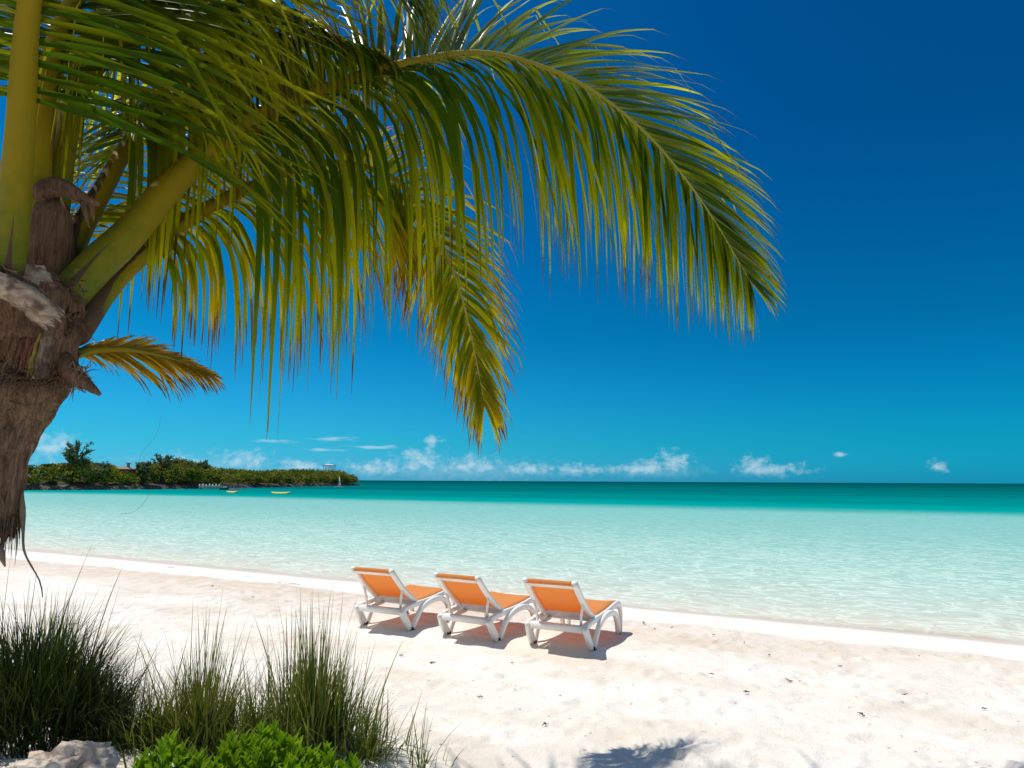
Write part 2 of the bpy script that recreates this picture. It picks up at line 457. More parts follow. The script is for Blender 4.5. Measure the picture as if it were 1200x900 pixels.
def water_mat():
    m, k, out = new_mat('lagoon water')
    p = pos(k)
    u = k.vm('DOT_PRODUCT', p, tuple(NSEA), out=1)
    v = k.vm('DOT_PRODUCT', p, tuple(SIDE), out=1)
    uv = k.comb(u, v, 0.0)
    patch = k.noise(k.vm('MULTIPLY', uv, (0.030, 0.006, 1)), 1.0, 5, 0.6)
    small = k.noise(k.vm('MULTIPLY', uv, (0.25, 0.08, 1)), 1.0, 4, 0.6)
    uu = k.m('MULTIPLY', u, k.m('ADD', 1.0, k.m('ADD', k.m('MULTIPLY', k.m('SUBTRACT', patch, 0.5), 0.30), k.m('MULTIPLY', k.m('SUBTRACT', small, 0.5), 0.10))))
    lu = k.m('DIVIDE', k.m('LOGARITHM', k.m('MAXIMUM', uu, 1.0), 10.0), 4.0)     # log10(u)/4 : 10 m .25, 100 m .5, 1 km .75
    L = lambda x: math.log10(x) / 4
    c = k.ramp(lu, [(L(12.5), (0.66, 0.57, 0.46)), (L(13.2), (0.62, 0.58, 0.48)), (L(14.6), (0.50, 0.55, 0.47)), (L(19), (0.33, 0.53, 0.465)), (L(32), (0.195, 0.465, 0.42)), (L(58), (0.165, 0.455, 0.425)),
                    (L(69), (0.0, 0.32, 0.295)), (L(120), (0.0, 0.205, 0.20)), (L(260), (0.0, 0.14, 0.145)), (L(900), (0.0, 0.085, 0.085)),
                    (L(4000), (0.0, 0.07, 0.07))])
    # rippled sand bottom seen through the shallows, overlaid with painted caustic light lines
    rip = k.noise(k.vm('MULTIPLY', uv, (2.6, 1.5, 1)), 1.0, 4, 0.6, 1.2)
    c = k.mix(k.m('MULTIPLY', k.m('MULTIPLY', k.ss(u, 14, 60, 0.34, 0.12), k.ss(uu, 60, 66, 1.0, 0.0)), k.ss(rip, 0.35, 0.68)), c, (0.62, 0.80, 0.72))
    caustic = k.m('ABSOLUTE', k.m('SUBTRACT', k.noise(k.vm('MULTIPLY', uv, (1.7, 0.9, 1)), 1.0, 3, 0.5, 1.6), 0.5))
    c = k.mix(k.m('MULTIPLY', k.m('MULTIPLY', k.ss(u, 13.5, 42, 0.55, 0.07), k.ss(uu, 60, 66, 1.0, 0.0)), k.ss(caustic, 0.06, 0.0)), c, (0.78, 0.90, 0.80))
    stk = k.noise(k.vm('MULTIPLY', uv, (0.02, 0.0025, 1)), 1.0, 5, 0.65)
    c = k.mix(k.m('MULTIPLY', k.ss(uu, 64, 110), k.ss(stk, 0.42, 0.64, 0.0, 0.42)), c, (0.0, 0.055, 0.075))
    h = k.m('ADD', k.noise(k.vm('MULTIPLY', uv, (3.4, 2.0, 1)), 1.0, 3, 0.55, 0.8), k.m('MULTIPLY', k.noise(k.vm('MULTIPLY', uv, (1.0, 0.55, 1)), 1.0, 2), 1.1))
    nm = k.bump(h, 0.45, 0.16)
    df = k.n('ShaderNodeBsdfDiffuse'); k.put(c, df.inputs['Color']); k.put(nm, df.inputs['Normal'])
    gl = k.n('ShaderNodeBsdfGlossy'); gl.inputs['Roughness'].default_value = 0.12; k.put(nm, gl.inputs['Normal'])
    tr = k.n('ShaderNodeBsdfTransparent')
    u3 = k.m('ADD', u, k.m('MULTIPLY', k.m('SUBTRACT', small, 0.5), 0.8))
    m1 = k.n('ShaderNodeMixShader'); k.put(k.ss(u3, U_SHORE - 0.5, U_SHORE + 0.3, 0.0, 1.0), m1.inputs[0])
    k.t.links.new(tr.outputs[0], m1.inputs[1]); k.t.links.new(df.outputs[0], m1.inputs[2])
    fr = k.n('ShaderNodeFresnel'); fr.inputs[0].default_value = 1.12; k.put(nm, fr.inputs['Normal'])
    m2 = k.n('ShaderNodeMixShader'); k.put(k.m('MULTIPLY', fr.outputs[0], k.ss(u, 20.0, 90.0, 0.05, 0.006)), m2.inputs[0])
    k.t.links.new(m1.outputs[0], m2.inputs[1]); k.t.links.new(gl.outputs[0], m2.inputs[2])
    k.t.links.new(m2.outputs[0], out.inputs['Surface'])
    return m
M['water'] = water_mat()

# ------------------------------------------------------------------ beach and sea
def axis(lo, f0, f1, hi, step, grow=1.18):
    a = list(np.arange(f0, f1 + 1e-6, step))
    s = step; x = f1
    while x < hi: s *= grow; x += s; a.append(min(x, hi))
    s = step; x = f0
    while x > lo: s *= grow; x -= s; a.insert(0, max(x, lo))
    return np.array(sorted(set(np.round(a, 5))))
gx = axis(-400, -6.0, 7.0, 400, 0.032)
gy = axis(-80, 2.2, 12.5, 300, 0.032)
X, Y = np.meshgrid(gx, gy)

prints = []
for _ in range(1500):
    px_, py_ = rng.uniform(-6, 7), rng.uniform(2.4, 12.0)
    uu = px_ * NSEA.x + py_ * NSEA.y
    if uu > U_BERM - 0.15: continue
    prints.append((px_, py_, rng.uniform(0, 3.14), rng.uniform(0.06, 0.15), rng.uniform(0.05, 0.09), rng.uniform(0.005, 0.022)))

def dune(x, y):
    d = np.exp(-(((x + 2.3) / 1.5) ** 2 + ((y - 3.5) / 1.2) ** 2)) * 0.16
    d = d + np.exp(-(((x + 6.5) / 3.2) ** 2 + ((y - 2.0) / 3.2) ** 2)) * 0.45
    return d
def sand_profile(x, y):
    u = x * NSEA.x + y * NSEA.y
    v = x * SIDE.x + y * SIDE.y
    ub = u + fbm(v * 0.8, v * 0.0 + 3.3, 4) * 0.7
    z = np.zeros_like(u)
    scarp = np.clip((ub - U_BERM) / 0.12, 0, 1)
    z = z - 0.05 * scarp * scarp * (3 - 2 * scarp)
    t = np.clip((u - U_BERM) / (U_SHORE - U_BERM), 0, 1)
    z = z - (0.45) * (t * 0.75 + 0.25 * t * t)
    z = z - np.clip(u - U_SHORE, 0, 30) * 0.05
    z = z + np.clip(3.0 - u, 0, 40) * 0.05
    dry = 1 - scarp
    z = z + dry * (fbm(x * 0.7, y * 0.7, 4) * 0.10 + fbm(x * 3.1, y * 3.1, 4) * 0.045)
    z = z + (1 - dry) * fbm(x * 0.8, y * 0.8, 3) * 0.015
    return z + dune(x, y)
Z = sand_profile(X, Y)
for cx, cy, a, l, wd, dp in prints:
    i0, i1 = np.searchsorted(gx, (cx - 0.35, cx + 0.35)); j0, j1 = np.searchsorted(gy, (cy - 0.35, cy + 0.35))
    dx_, dy_ = X[j0:j1, i0:i1] - cx, Y[j0:j1, i0:i1] - cy
    p_ = (dx_ * math.cos(a) + dy_ * math.sin(a)) / l; q_ = (-dx_ * math.sin(a) + dy_ * math.cos(a)) / wd
    r2 = p_ * p_ + q_ * q_
    Z[j0:j1, i0:i1] += dp * (-np.exp(-r2 * 1.6) + 0.55 * np.exp(-((np.sqrt(r2) - 1.35) ** 2) * 7))
def sand_z(x, y):
    i = min(max(np.searchsorted(gx, x), 1), len(gx) - 1); j = min(max(np.searchsorted(gy, y), 1), len(gy) - 1)
    return float(Z[j, i])

def grid_mesh(name, X, Y, Z, mat):
    ny, nx = X.shape
    V = np.stack([X, Y, Z], -1).reshape(-1, 3)
    idx = np.arange(nx * ny).reshape(ny, nx)
    F = np.stack([idx[:-1, :-1], idx[:-1, 1:], idx[1:, 1:], idx[1:, :-1]], -1).reshape(-1, 4)
    me = bpy.data.meshes.new(name)
    me.vertices.add(len(V)); me.vertices.foreach_set('co', V.ravel().astype(np.float32))
    me.loops.add(F.size); me.loops.foreach_set('vertex_index', F.ravel().astype(np.int32))
    me.polygons.add(len(F))
    me.polygons.foreach_set('loop_start', np.arange(0, F.size, 4, dtype=np.int32))
    me.update(calc_edges=True)
    me.polygons.foreach_set('use_smooth', np.ones(len(F), dtype=bool))
    me.materials.append(mat)
    o = bpy.data.objects.new(name, me)
    C.objects.link(o)
    return o
beach = grid_mesh('beach_sand', X, Y, Z, M['sand'])
props(beach, 'white coral sand beach sloping to the lagoon', 'beach', kind='structure')

wx = axis(-30000, -40, 40, 30000, 8.0, 1.35)
wy = axis(-60, 0, 60, 40000, 8.0, 1.35)
WX, WY = np.meshgrid(wx, wy)
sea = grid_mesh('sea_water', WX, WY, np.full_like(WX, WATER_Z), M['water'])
props(sea, 'clear turquoise lagoon reaching the horizon', 'sea', kind='structure')

# ------------------------------------------------------------------ far headland
def rock_mat():
    m, k, out = new_mat('headland ground')
    p = pos(k)
    n = k.noise(p, 0.35, 6, 0.65); n2 = k.noise(p, 1.6, 5, 0.7)
    zz = k.xyz(p)[2]
    rock = k.mix(k.ss(n2, 0.35, 0.7), (0.05, 0.046, 0.042), (0.26, 0.235, 0.21))
    soil = k.mix(k.ss(n, 0.35, 0.65), (0.05, 0.065, 0.018), (0.13, 0.10, 0.05))
    c = k.mix(k.ss(k.m('ADD', zz, k.m('MULTIPLY', n2, 1.2)), 0.9, 1.7), rock, soil)
    principled(k, out, c, 0.95, 0.1, k.bump(n2, 1.0, 0.5))
    return m
M['rock'] = rock_mat()
SHORE_PX = [(-420, 577.5), (-200, 576.5), (30, 574.6), (100, 574.2), (160, 573.8), (215, 573.0), (262, 572.2), (330, 570.9), (395, 569.4), (425, 568.9)]
shore = spline([on_plane(a, b, WATER_Z) for a, b in SHORE_PX], 150)
NH, NW = 150, 22
hv = []; TIP = shore[-1]
for i in range(NH):
    t = i / (NH - 1)
    p = shore[i]
    tan = (shore[min(i + 1, NH - 1)] - shore[max(i - 1, 0)]).normalized()
    nrm = Vector((-tan.y, tan.x, 0))
    if nrm.y < 0: nrm = -nrm
    depth = 34.0 * (1 - max(0, (t - 0.72) / 0.28) ** 2 * 0.86)
    endf = 1 - max(0, (t - 0.86) / 0.14) ** 2
    row = []
    for j in range(NW):
        s = j / (NW - 1)
        q = p + nrm * (depth * s)
        prof = min(1, s / 0.05) * 1.3 * 0.6 + min(1, s / 0.35) * 2.4 * (0.35 + 0.65 * endf)
        if s > 0.85: prof *= max(0, (1 - s) / 0.15)
        z = WATER_Z - 0.3 + prof * (0.35 + 0.65 * endf) + (rnd.random() - 0.5) * 0.5 * (1 if j in range(1, NW - 1) else 0)
        jit = Vector((rnd.uniform(-.5, .5), rnd.uniform(-.5, .5), 0)) * (1 if j < NW - 1 else 0)
        row.append((q.x + jit.x, q.y + jit.y, z))
    hv.append(row)
mb = MB()
mb.add([p for r_ in hv for p in r_], [(i * NW + j, (i + 1) * NW + j, (i + 1) * NW + j + 1, i * NW + j + 1) for i in range(NH - 1) for j in range(NW - 1)]
       + [tuple((NH - 1) * NW + j for j in range(NW))])
props(mb.build('headland', M['rock'], smooth=False), 'low rocky headland across the bay', 'headland', kind='structure')
def head_z(t, s):
    i = min(NH - 1, max(0, int(t * (NH - 1)))); j = min(NW - 1, max(0, int(s * (NW - 1))))
    return Vector(hv[i][j])

def bush_mat(name, dark, light, warm):
    m, k, out = new_mat(name)
    s, r, d = tone(k)
    c = k.mix(r, dark, light)
    c = k.mix(k.ss(d, 0.6, 1.0, 0.0, 0.8), c, warm)
    df = k.n('ShaderNodeBsdfDiffuse'); k.put(c, df.inputs['Color'])
    tr = k.n('ShaderNodeBsdfTranslucent'); k.put(c, tr.inputs['Color'])
    mx = k.n('ShaderNodeMixShader'); mx.inputs[0].default_value = 0.22
    k.t.links.new(df.outputs[0], mx.inputs[1]); k.t.links.new(tr.outputs[0], mx.inputs[2])
    k.t.links.new(mx.outputs[0], out.inputs['Surface'])
    return m
M['scrub'] = bush_mat('coastal scrub', (0.07, 0.12, 0.018), (0.32, 0.34, 0.04), (0.44, 0.32, 0.09))
M['casuarina'] = bush_mat('casuarina needles', (0.09, 0.13, 0.06), (0.26, 0.30, 0.14), (0.26, 0.26, 0.14))
M['bark'] = plain('grey bark', (0.14, 0.11, 0.085), 0.9, 0.1, 0.3, 8, 0.5)

def leaf_quad(mb, p, size, col, nrm=None, stretch=1.0, axis_dir=None):
    n = Vector((rnd.gauss(0, 1), rnd.gauss(0, 1), rnd.gauss(0.5, 1))).normalized() if nrm is None else nrm
    a = n.orthogonal().normalized() if axis_dir is None else (axis_dir - n * n.dot(axis_dir)).normalized()
    if axis_dir is None: a = Matrix.Rotation(rnd.uniform(0, 6.28), 3, n) @ a
    b = n.cross(a)
    mb.add([p - a * size * stretch, p + b * size * 0.5, p + a * size * stretch, p - b * size * 0.5], [(0, 1, 2, 3)], col)
def clump(mb, c, rx, rz, n, size, bias=0.0):
    warm = rnd.random(); br = rnd.choice((0.02, 0.2, 0.4, 0.6, 0.85)) + rnd.uniform(-.1, .1) + bias
    for _ in range(n):
        d = Vector((rnd.gauss(0, 1), rnd.gauss(0, 1), rnd.gauss(0, 1))).normalized()
        rr = rnd.random() ** 0.35
        if d.z < -0.3: d.z *= 0.4
        k = 1 + 0.22 * math.sin(d.x * 7 + c[0]) * math.sin(d.y * 6 + c[1])
        p = Vector(c) + Vector((d.x * rx, d.y * rx, d.z * rz)) * (rr * k)
        leaf_quad(mb, p, size * rnd.uniform(0.6, 1.3), (0, min(1, max(0, br + rnd.uniform(-0.25, 0.25))), min(1, warm * rnd.uniform(0.7, 1.2))))

# outline of the scrub in the photograph: (x, y of the top)
TOPS = [(-420, 540), (-200, 540), (0, 545), (30, 546), (60, 544), (100, 541), (128, 545), (150, 553), (165, 548), (190, 541), (215, 540), (235, 543), (250, 548),
        (300, 552), (340, 550), (360, 550), (380, 551), (400, 552), (415, 557), (425, 564)]
def top_px(x): return float(np.interp(x, [a for a, _ in TOPS], [b for _, b in TOPS]))
def to_px(p):
    q = CROT.transposed() @ (Vector(p) - CAM)
    return 600 + FPX * q.x / -q.z, 450 - FPX * q.y / -q.z
mb = MB()
for _ in range(1500):
    t = rnd.random() ** 0.9; s = 0.012 + 0.8 * rnd.random() ** 1.5
    g = head_z(t, s)
    if g.z < WATER_Z + 0.5: continue
    x, y = to_px(g)
    if x < -330 or x > 426: continue
    dst = g.y
    ztop = at(x, top_px(x) + rnd.uniform(-0.5, 4.5), dst).z
    front = max(0, 1 - s / 0.16)
    ztop = g.z + (ztop - g.z) * (1 - 0.5 * front)
    rr = rnd.uniform(0.8, 1.7) * (0.75 + 0.25 * dst / 150)
    h = max(0.5, min(ztop - g.z, 5.5))
    cz = g.z + h - rr * 0.55
    clump(mb, (g.x, g.y, max(g.z + 0.25, cz)), rr, max(0.4, min(rr * 0.75, h * 0.6)), 46, 0.30)
    if h > 2.2: clump(mb, (g.x, g.y, g.z + h * 0.42), rr, h * 0.42, 34, 0.36, -0.15)
props(mb.build('scrub', M['scrub'], smooth=False), 'dense green coastal scrub covering the far headland', 'scrub', kind='stuff')

def far_point(px, s=0.2):
    """foot of something on the headland under photo column px"""
    best = None
    for i in range(NH):
        q = Vector(hv[i][int(s * (NW - 1))])
        x, _ = to_px(q)
        if best is None or abs(x - px) < best[0]: best = (abs(x - px), q)
    return best[1]
def far_tree(px, ytop, wpx, kind, label, cat='tree', s=0.2, group='trees standing out of the headland scrub'):
    f = far_point(px, s)
    d = f.y
    top = at(px, ytop, d).z
    h = top - f.z
    wd = wpx / FPX * d
    t = thing({'casuarina': 'casuarina_tree', 'round': 'broadleaf_tree', 'palm': 'palm_tree'}[kind], f, label, cat, group)
    mbt = MB(); mbc = MB()
    lean = rnd.uniform(-0.4, 0.4)
    tips = []
    tp = [f + Vector((lean * (k / 5) ** 2, 0, h * 0.75 * k / 5 - (0.15 if k == 0 else 0))) for k in range(6)]
    mbt.tube(tp, [0.22, 0.19, 0.16, 0.12, 0.09, 0.05], 6)
    if kind == 'palm':
        for k in range(14):
            a = k * 2.4; pts = []
            for q in range(5):
                r_ = wd * 0.5 * q / 4
                pts.append(tp[-1] + Vector((math.cos(a) * r_, math.sin(a) * r_, h * 0.25 * (q / 4) - wd * 0.35 * (q / 4) ** 2)))
            for q in range(4):
                for _ in range(8): leaf_quad(mbc, pts[q].lerp(pts[q + 1], rnd.random()), 0.34, (0, rnd.random() * 0.5, 0.2))
    else:
        nb = 44 if kind == 'casuarina' else 20
        for k in range(nb):
            zf = rnd.uniform(0.30, 0.95)
            a = rnd.uniform(0, 6.28)
            wid = (0.25 + 0.85 * math.sin(min(1, zf / 0.8) * 1.57) * (1 if zf < 0.85 else 0.75)) if kind == 'casuarina' else math.sqrt(max(0.05, 1 - ((zf - 0.55) / 0.5) ** 2))
            r_ = wd * 0.5 * wid * rnd.uniform(0.4, 1.0)
            z0 = max(0.15, zf - 0.22) * h * 0.78
            st = tp[min(5, int(z0 / (h * 0.75) * 5))]
            en = Vector((f.x + lean * zf + math.cos(a) * r_, f.y + math.sin(a) * r_, f.z + zf * h))
            md = st.lerp(en, 0.5) + Vector((0, 0, 0.1 * h * (1 if kind == 'casuarina' else 0.2)))
            mbt.tube([st, md, en], [0.07, 0.05, 0.02], 5)
            if kind == 'casuarina':
                for q in range(70):
                    f_ = rnd.random()
                    b = st.lerp(md, f_ * 2) if f_ < .5 else md.lerp(en, f_ * 2 - 1)
                    dv = (en - st).normalized() + Vector((rnd.gauss(0, .5), rnd.gauss(0, .5), rnd.gauss(0.15, .4)))
                    leaf_quad(mbc, b + dv.normalized() * rnd.uniform(0.1, 0.8), 0.26, (0, rnd.random() * 0.9, rnd.random() * .6), None, 1.3, dv.normalized())
            else:
                clump(mbc, en - Vector((0, 0, 0.3)), wd * 0.2, h * 0.13, 60, 0.28, -0.15)
    mbt.build('trunk', M['bark'], t)
    mbc.build('crown', M['casuarina'] if kind != 'palm' else M['scrub'], t, smooth=False)
far_tree(84, 515, 32, 'casuarina', 'tall feathery casuarina rising highest above the headland scrub behind the palm')
far_tree(108, 538, 36, 'round', 'dark rounded tree just right of the tall casuarina on the headland', s=0.15)
far_tree(50, 541, 12, 'palm', 'small palm-like treelet left of the tall casuarina on the headland', s=0.22)
far_tree(168, 541, 16, 'casuarina', 'grey-green casuarina beside the low house on the headland', s=0.14)
far_tree(190, 533, 22, 'casuarina', 'bushy casuarina right of the low house, with a pointed top', s=0.2)
far_tree(211, 535, 26, 'round', 'broad green tree at the middle hump of the headland', s=0.22)
far_tree(232, 540, 18, 'casuarina', 'thin casuarina on the right side of the headland hump above the dock', s=0.2)

M['stucco'] = plain('pinkish stucco', (0.34, 0.22, 0.15), 0.85, 0.2, 0.2, 1.5)
M['roof'] = plain('clay roof', (0.27, 0.20, 0.15), 0.8, 0.2, 0.25, 3.0)
M['white'] = plain('white paint', (0.78, 0.78, 0.76), 0.45, 0.4, 0.06, 4.0)
M['grey_wood'] = plain('weathered timber', (0.40, 0.36, 0.31), 0.85, 0.15, 0.25, 4.0)
M['pale_wood'] = plain('bleached timber', (0.58, 0.53, 0.46), 0.85, 0.15, 0.2, 2.0)
M['glass_dark'] = plain('dark window', (0.03, 0.035, 0.04), 0.15, 0.5, 0.1)
M['red'] = plain('red paint', (0.38, 0.10, 0.09), 0.5, 0.3, 0.1)
M['yellow'] = plain('yellow plastic', (0.72, 0.62, 0.12), 0.5, 0.3, 0.1)
M['navy'] = plain('dark canvas', (0.05, 0.055, 0.065), 0.8, 0.2, 0.2)

f = far_point(143, 0.28); d = f.y
hz0, hz1 = at(143, 556, d).z, at(143, 549.5, d).z
house = thing('house', (f.x, f.y, f.z), 'low tan house with a shallow roof among the headland bushes', 'house')
mb = MB(); mb.box((f.x, f.y, (f.z + hz1) / 2), (4.6, 4.0, hz1 - f.z)); mb.build('wall', M['stucco'], house, smooth=False)
mb = MB()
ov = 0.4
a, b, zz, zt = 2.3 + ov, 2.0 + ov, hz1 - 0.05, at(143, 546.5, d).z
mb.add([(f.x - a, f.y - b, zz), (f.x + a, f.y - b, zz), (f.x + a, f.y + b, zz), (f.x - a, f.y + b, zz), (f.x - a + 1.4, f.y, zt), (f.x + a - 1.4, f.y, zt),
        (f.x - a, f.y - b, zz - .12), (f.x + a, f.y - b, zz - .12), (f.x + a, f.y + b, zz - .12), (f.x - a, f.y + b, zz - .12)],
       [(0, 1, 5, 4), (1, 2, 5), (2, 3, 4, 5), (3, 0, 4), (6, 7, 1, 0), (7, 8, 2, 1), (8, 9, 3, 2), (9, 6, 0, 3), (9, 8, 7, 6)])
roof = mb.build('roof', M['roof'], house, smooth=False)
mb = MB(); mb.box((f.x + 1.5, f.y, zt + 0.2), (0.5, 0.5, 1.0)); mb.box((f.x + 1.5, f.y, zt + 0.75), (1.0, 0.8, 0.16)); mb.build('chimney', M['grey_wood'], roof, smooth=False)
for k in (-1, 0, 1):
    mb = MB(); mb.box((f.x + k * 1.4, f.y - 2.01, f.z + (hz1 - f.z) * 0.62), (0.6, 0.05, 0.7)); mb.build('window', M['glass_dark'], house, smooth=False)

f = far_point(385, 0.45); d = f.y
zt = at(385, 545.3, d).z; wd = 13 / FPX * d
gz = thing('gazebo', (f.x, f.y, f.z), 'small white open gazebo on top of the headland near its tip', 'gazebo')
for sx in (-1, -0.33, 0.33, 1):
    for sy in (-1, 1):
        mb = MB(); mb.box((f.x + sx * wd * 0.42, f.y + sy * 1.4, (f.z + zt) / 2 - 0.15), (0.26, 0.26, zt - f.z - 0.3)); mb.build('post', M['white'], gz, smooth=False)
mb = MB(); mb.box((f.x, f.y, zt), (wd, 3.8, 0.35)); mb.box((f.x, f.y, zt + 0.30), (wd * 0.8, 3.0, 0.25), None, (0, 0, 0), 0.6); mb.build('roof', M['white'], gz, smooth=False)

def far_wp(px, py): return on_plane(px, py, WATER_Z)
# dock by the headland
p = far_wp(247, 573.2); d = p.y; wd = 24 / FPX * d
dk = thing('dock', (p.x, p.y, WATER_Z), 'pale wooden dock with short posts at the foot of the headland', 'dock')
mb = MB(); mb.box((p.x, p.y, WATER_Z + 0.62), (wd, 2.2, 0.45)); mb.build('deck', M['pale_wood'], dk, smooth=False)
for k in range(7):
    mb = MB(); mb.tube([(p.x - wd * 0.47 + wd * 0.94 * k / 6, p.y - 0.85, WATER_Z - 0.5), (p.x - wd * 0.47 + wd * 0.94 * k / 6, p.y - 0.85, WATER_Z + 1.2 + 0.1 * (k % 2))], 0.11, 8)
    mb.build('post', M['white'], dk)
# two moored boats
def hull(mb, p, L, W, H, ang, z0):
    ca, sa = math.cos(ang), math.sin(ang); n = 11; vs = []
    for i in range(n):
        t = i / (n - 1); x = (t - 0.5) * L
        wv = W * 0.5 * (1 - max(0, (t - 0.45) / 0.55) ** 2.2) + 0.02
        sh = H * (1 + 0.28 * t * t)
        for yy, zz in ((-wv, sh), (-wv * 0.75, 0.12), (0, 0), (wv * 0.75, 0.12), (wv, sh)):
            vs.append((p[0] + x * ca - yy * sa, p[1] + x * sa + yy * ca, z0 + zz))
    fs = [(i * 5 + k, (i + 1) * 5 + k, (i + 1) * 5 + k + 1, i * 5 + k + 1) for i in range(n - 1) for k in range(4)]
    fs += [(i * 5 + 4, (i + 1) * 5 + 4, (i + 1) * 5, i * 5) for i in range(n - 1)] + [(0, 1, 2, 3, 4)]
    mb.add(vs, fs)
p = far_wp(264, 574.0)
bt = thing('motor_boat', (p.x, p.y, WATER_Z), 'dark low motor boat moored between the dock and the red-topped boat', 'boat')
mb = MB(); hull(mb, p, 2.3, 1.2, 0.5, 0.2, WATER_Z - 0.12); mb.build('hull', M['navy'], bt, smooth=False)
mb = MB(); mb.box((p.x - 0.1, p.y, WATER_Z + 0.6), (0.7, 0.7, 0.4)); mb.build('console', M['white'], bt, smooth=False)
p = far_wp(277, 574.2)
bt = thing('motor_boat', (p.x, p.y, WATER_Z), 'white boat with a red and white sloping awning beside the dock', 'boat')
mb = MB(); hull(mb, p, 2.9, 1.3, 0.45, -0.1, WATER_Z - 0.12); mb.build('hull', M['white'], bt, smooth=False)
for sx in (-0.9, 0.9):
    for sy in (-0.5, 0.5):
        mb = MB(); mb.tube([(p.x + sx, p.y + sy, WATER_Z + 0.3), (p.x + sx, p.y + sy, WATER_Z + 1.0)], 0.03, 6); mb.build('pole', M['white'], bt)
mb = MB(); mb.box((p.x, p.y, WATER_Z + 1.02), (2.5, 1.4, 0.06), Matrix.Rotation(-0.16, 3, 'Y')); aw = mb.build('awning', M['white'], bt, smooth=False)
mb = MB(); mb.box((p.x, p.y - 0.72, WATER_Z + 0.92), (2.4, 0.04, 0.2), Matrix.Rotation(-0.16, 3, 'Y')); mb.build('valance', M['red'], aw, smooth=False)
p = far_wp(329, 578.6)
def banana_float(px, py, wpx, label):
    p = far_wp(px, py); L = wpx / FPX * p.y
    t = thing('inflatable_float', (p.x, p.y, WATER_Z), label, 'float', 'yellow inflatable floats moored in the bay')
    pts = [(p.x + L * (k / 12 - 0.5), p.y, WATER_Z + 0.10 + 0.22 * (2 * k / 12 - 1) ** 4) for k in range(13)]
    rr = [0.2 * math.sqrt(max(0.02, 1 - (2 * k / 12 - 1) ** 4)) for k in range(13)]
    mb = MB(); mb.tube(pts, rr, 10); mb.build('tube', M['yellow'], t)
    for s in (-1, 1):
        mb = MB(); mb.tube([(q[0], q[1] + s * 0.34, q[2] - 0.06) for q in pts[1:-1]], [r_ * 0.7 for r_ in rr[1:-1]], 8); mb.build('side_tube', M['yellow'], t)
banana_float(329, 578.8, 23, 'long yellow inflatable float on the pale water off the headland')
banana_float(272, 577.6, 13, 'short yellow inflatable float on the water in front of the moored boats')
p = far_wp(397, 571.4)
sb = thing('sailing_dinghy', (p.x, p.y, WATER_Z), 'tiny pale sailing dinghy with an upright mast near the headland tip', 'sailboat')
mb = MB(); hull(mb, p, 2.4, 1.0, 0.4, 0.4, WATER_Z - 0.1); mb.build('hull', M['white'], sb, smooth=False)
mb = MB(); mb.tube([(p.x, p.y, WATER_Z), (p.x, p.y, WATER_Z + 3.6)], 0.05, 6); mb.build('mast', M['white'], sb)
mb = MB(); mb.add([(p.x + 0.06, p.y, WATER_Z + 0.7), (p.x + 0.75, p.y, WATER_Z + 0.7), (p.x + 0.06, p.y, WATER_Z + 3.4)], [(0, 1, 2)]); mb.build('sail', M['white'], sb, solid=0.02)

# ------------------------------------------------------------------ sun loungers
def plastic_mat():
    m, k, out = new_mat('white plastic')
    p = objc(k)
    n = k.noise(p, 7.0, 5, 0.6); n2 = k.noise(p, 30.0, 3)
    c = k.mix(k.ss(n, 0.45, 0.75, 0.0, 0.5), (0.90, 0.88, 0.84), (0.78, 0.73, 0.65))
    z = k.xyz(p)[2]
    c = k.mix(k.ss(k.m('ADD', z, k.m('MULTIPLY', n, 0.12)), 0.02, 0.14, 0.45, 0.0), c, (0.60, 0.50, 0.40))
    principled(k, out, c, 0.42, 0.4, k.bump(n2, 0.06, 0.004))
    return m
def sling_mat():
    m, k, out = new_mat('orange mesh sling')
    p = objc(k)
    wv = k.n('ShaderNodeTexWave', wave_type='BANDS', bands_direction='X'); wv.inputs['Scale'].default_value = 60
    k.put(p, wv.inputs['Vector'])
    n = k.noise(p, 5.0, 5, 0.6)
    c = k.mix(k.ss(n, 0.35, 0.7), (0.92, 0.52, 0.18), (0.88, 0.54, 0.23))
    c = k.mix(k.m('MULTIPLY', wv.outputs[1], 0.12), c, (0.80, 0.38, 0.14))
    df = k.n('ShaderNodeBsdfDiffuse'); k.put(c, df.inputs[0])
    tr = k.n('ShaderNodeBsdfTranslucent'); tr.inputs[0].default_value = (0.95, 0.41, 0.012, 1)
    mx = k.n('ShaderNodeMixShader'); mx.inputs[0].default_value = 0.56
    k.t.links.new(df.outputs[0], mx.inputs[1]); k.t.links.new(tr.outputs[0], mx.inputs[2])
    k.t.links.new(mx.outputs[0], out.inputs['Surface'])
    return m
M['plastic'] = plastic_mat()
M['sling'] = sling_mat()
M['rubber'] = plain('black rubber', (0.03, 0.03, 0.032), 0.8, 0.2)

def bar(mb, pts, w_, h_, up=(0, 0, 1)):
    """rounded bar, width w_ across, thickness h_ along up"""
    mb.tube([Vector(p) for p in pts], h_ / 2, 12, w_ / h_, up, None, True, 4.0)

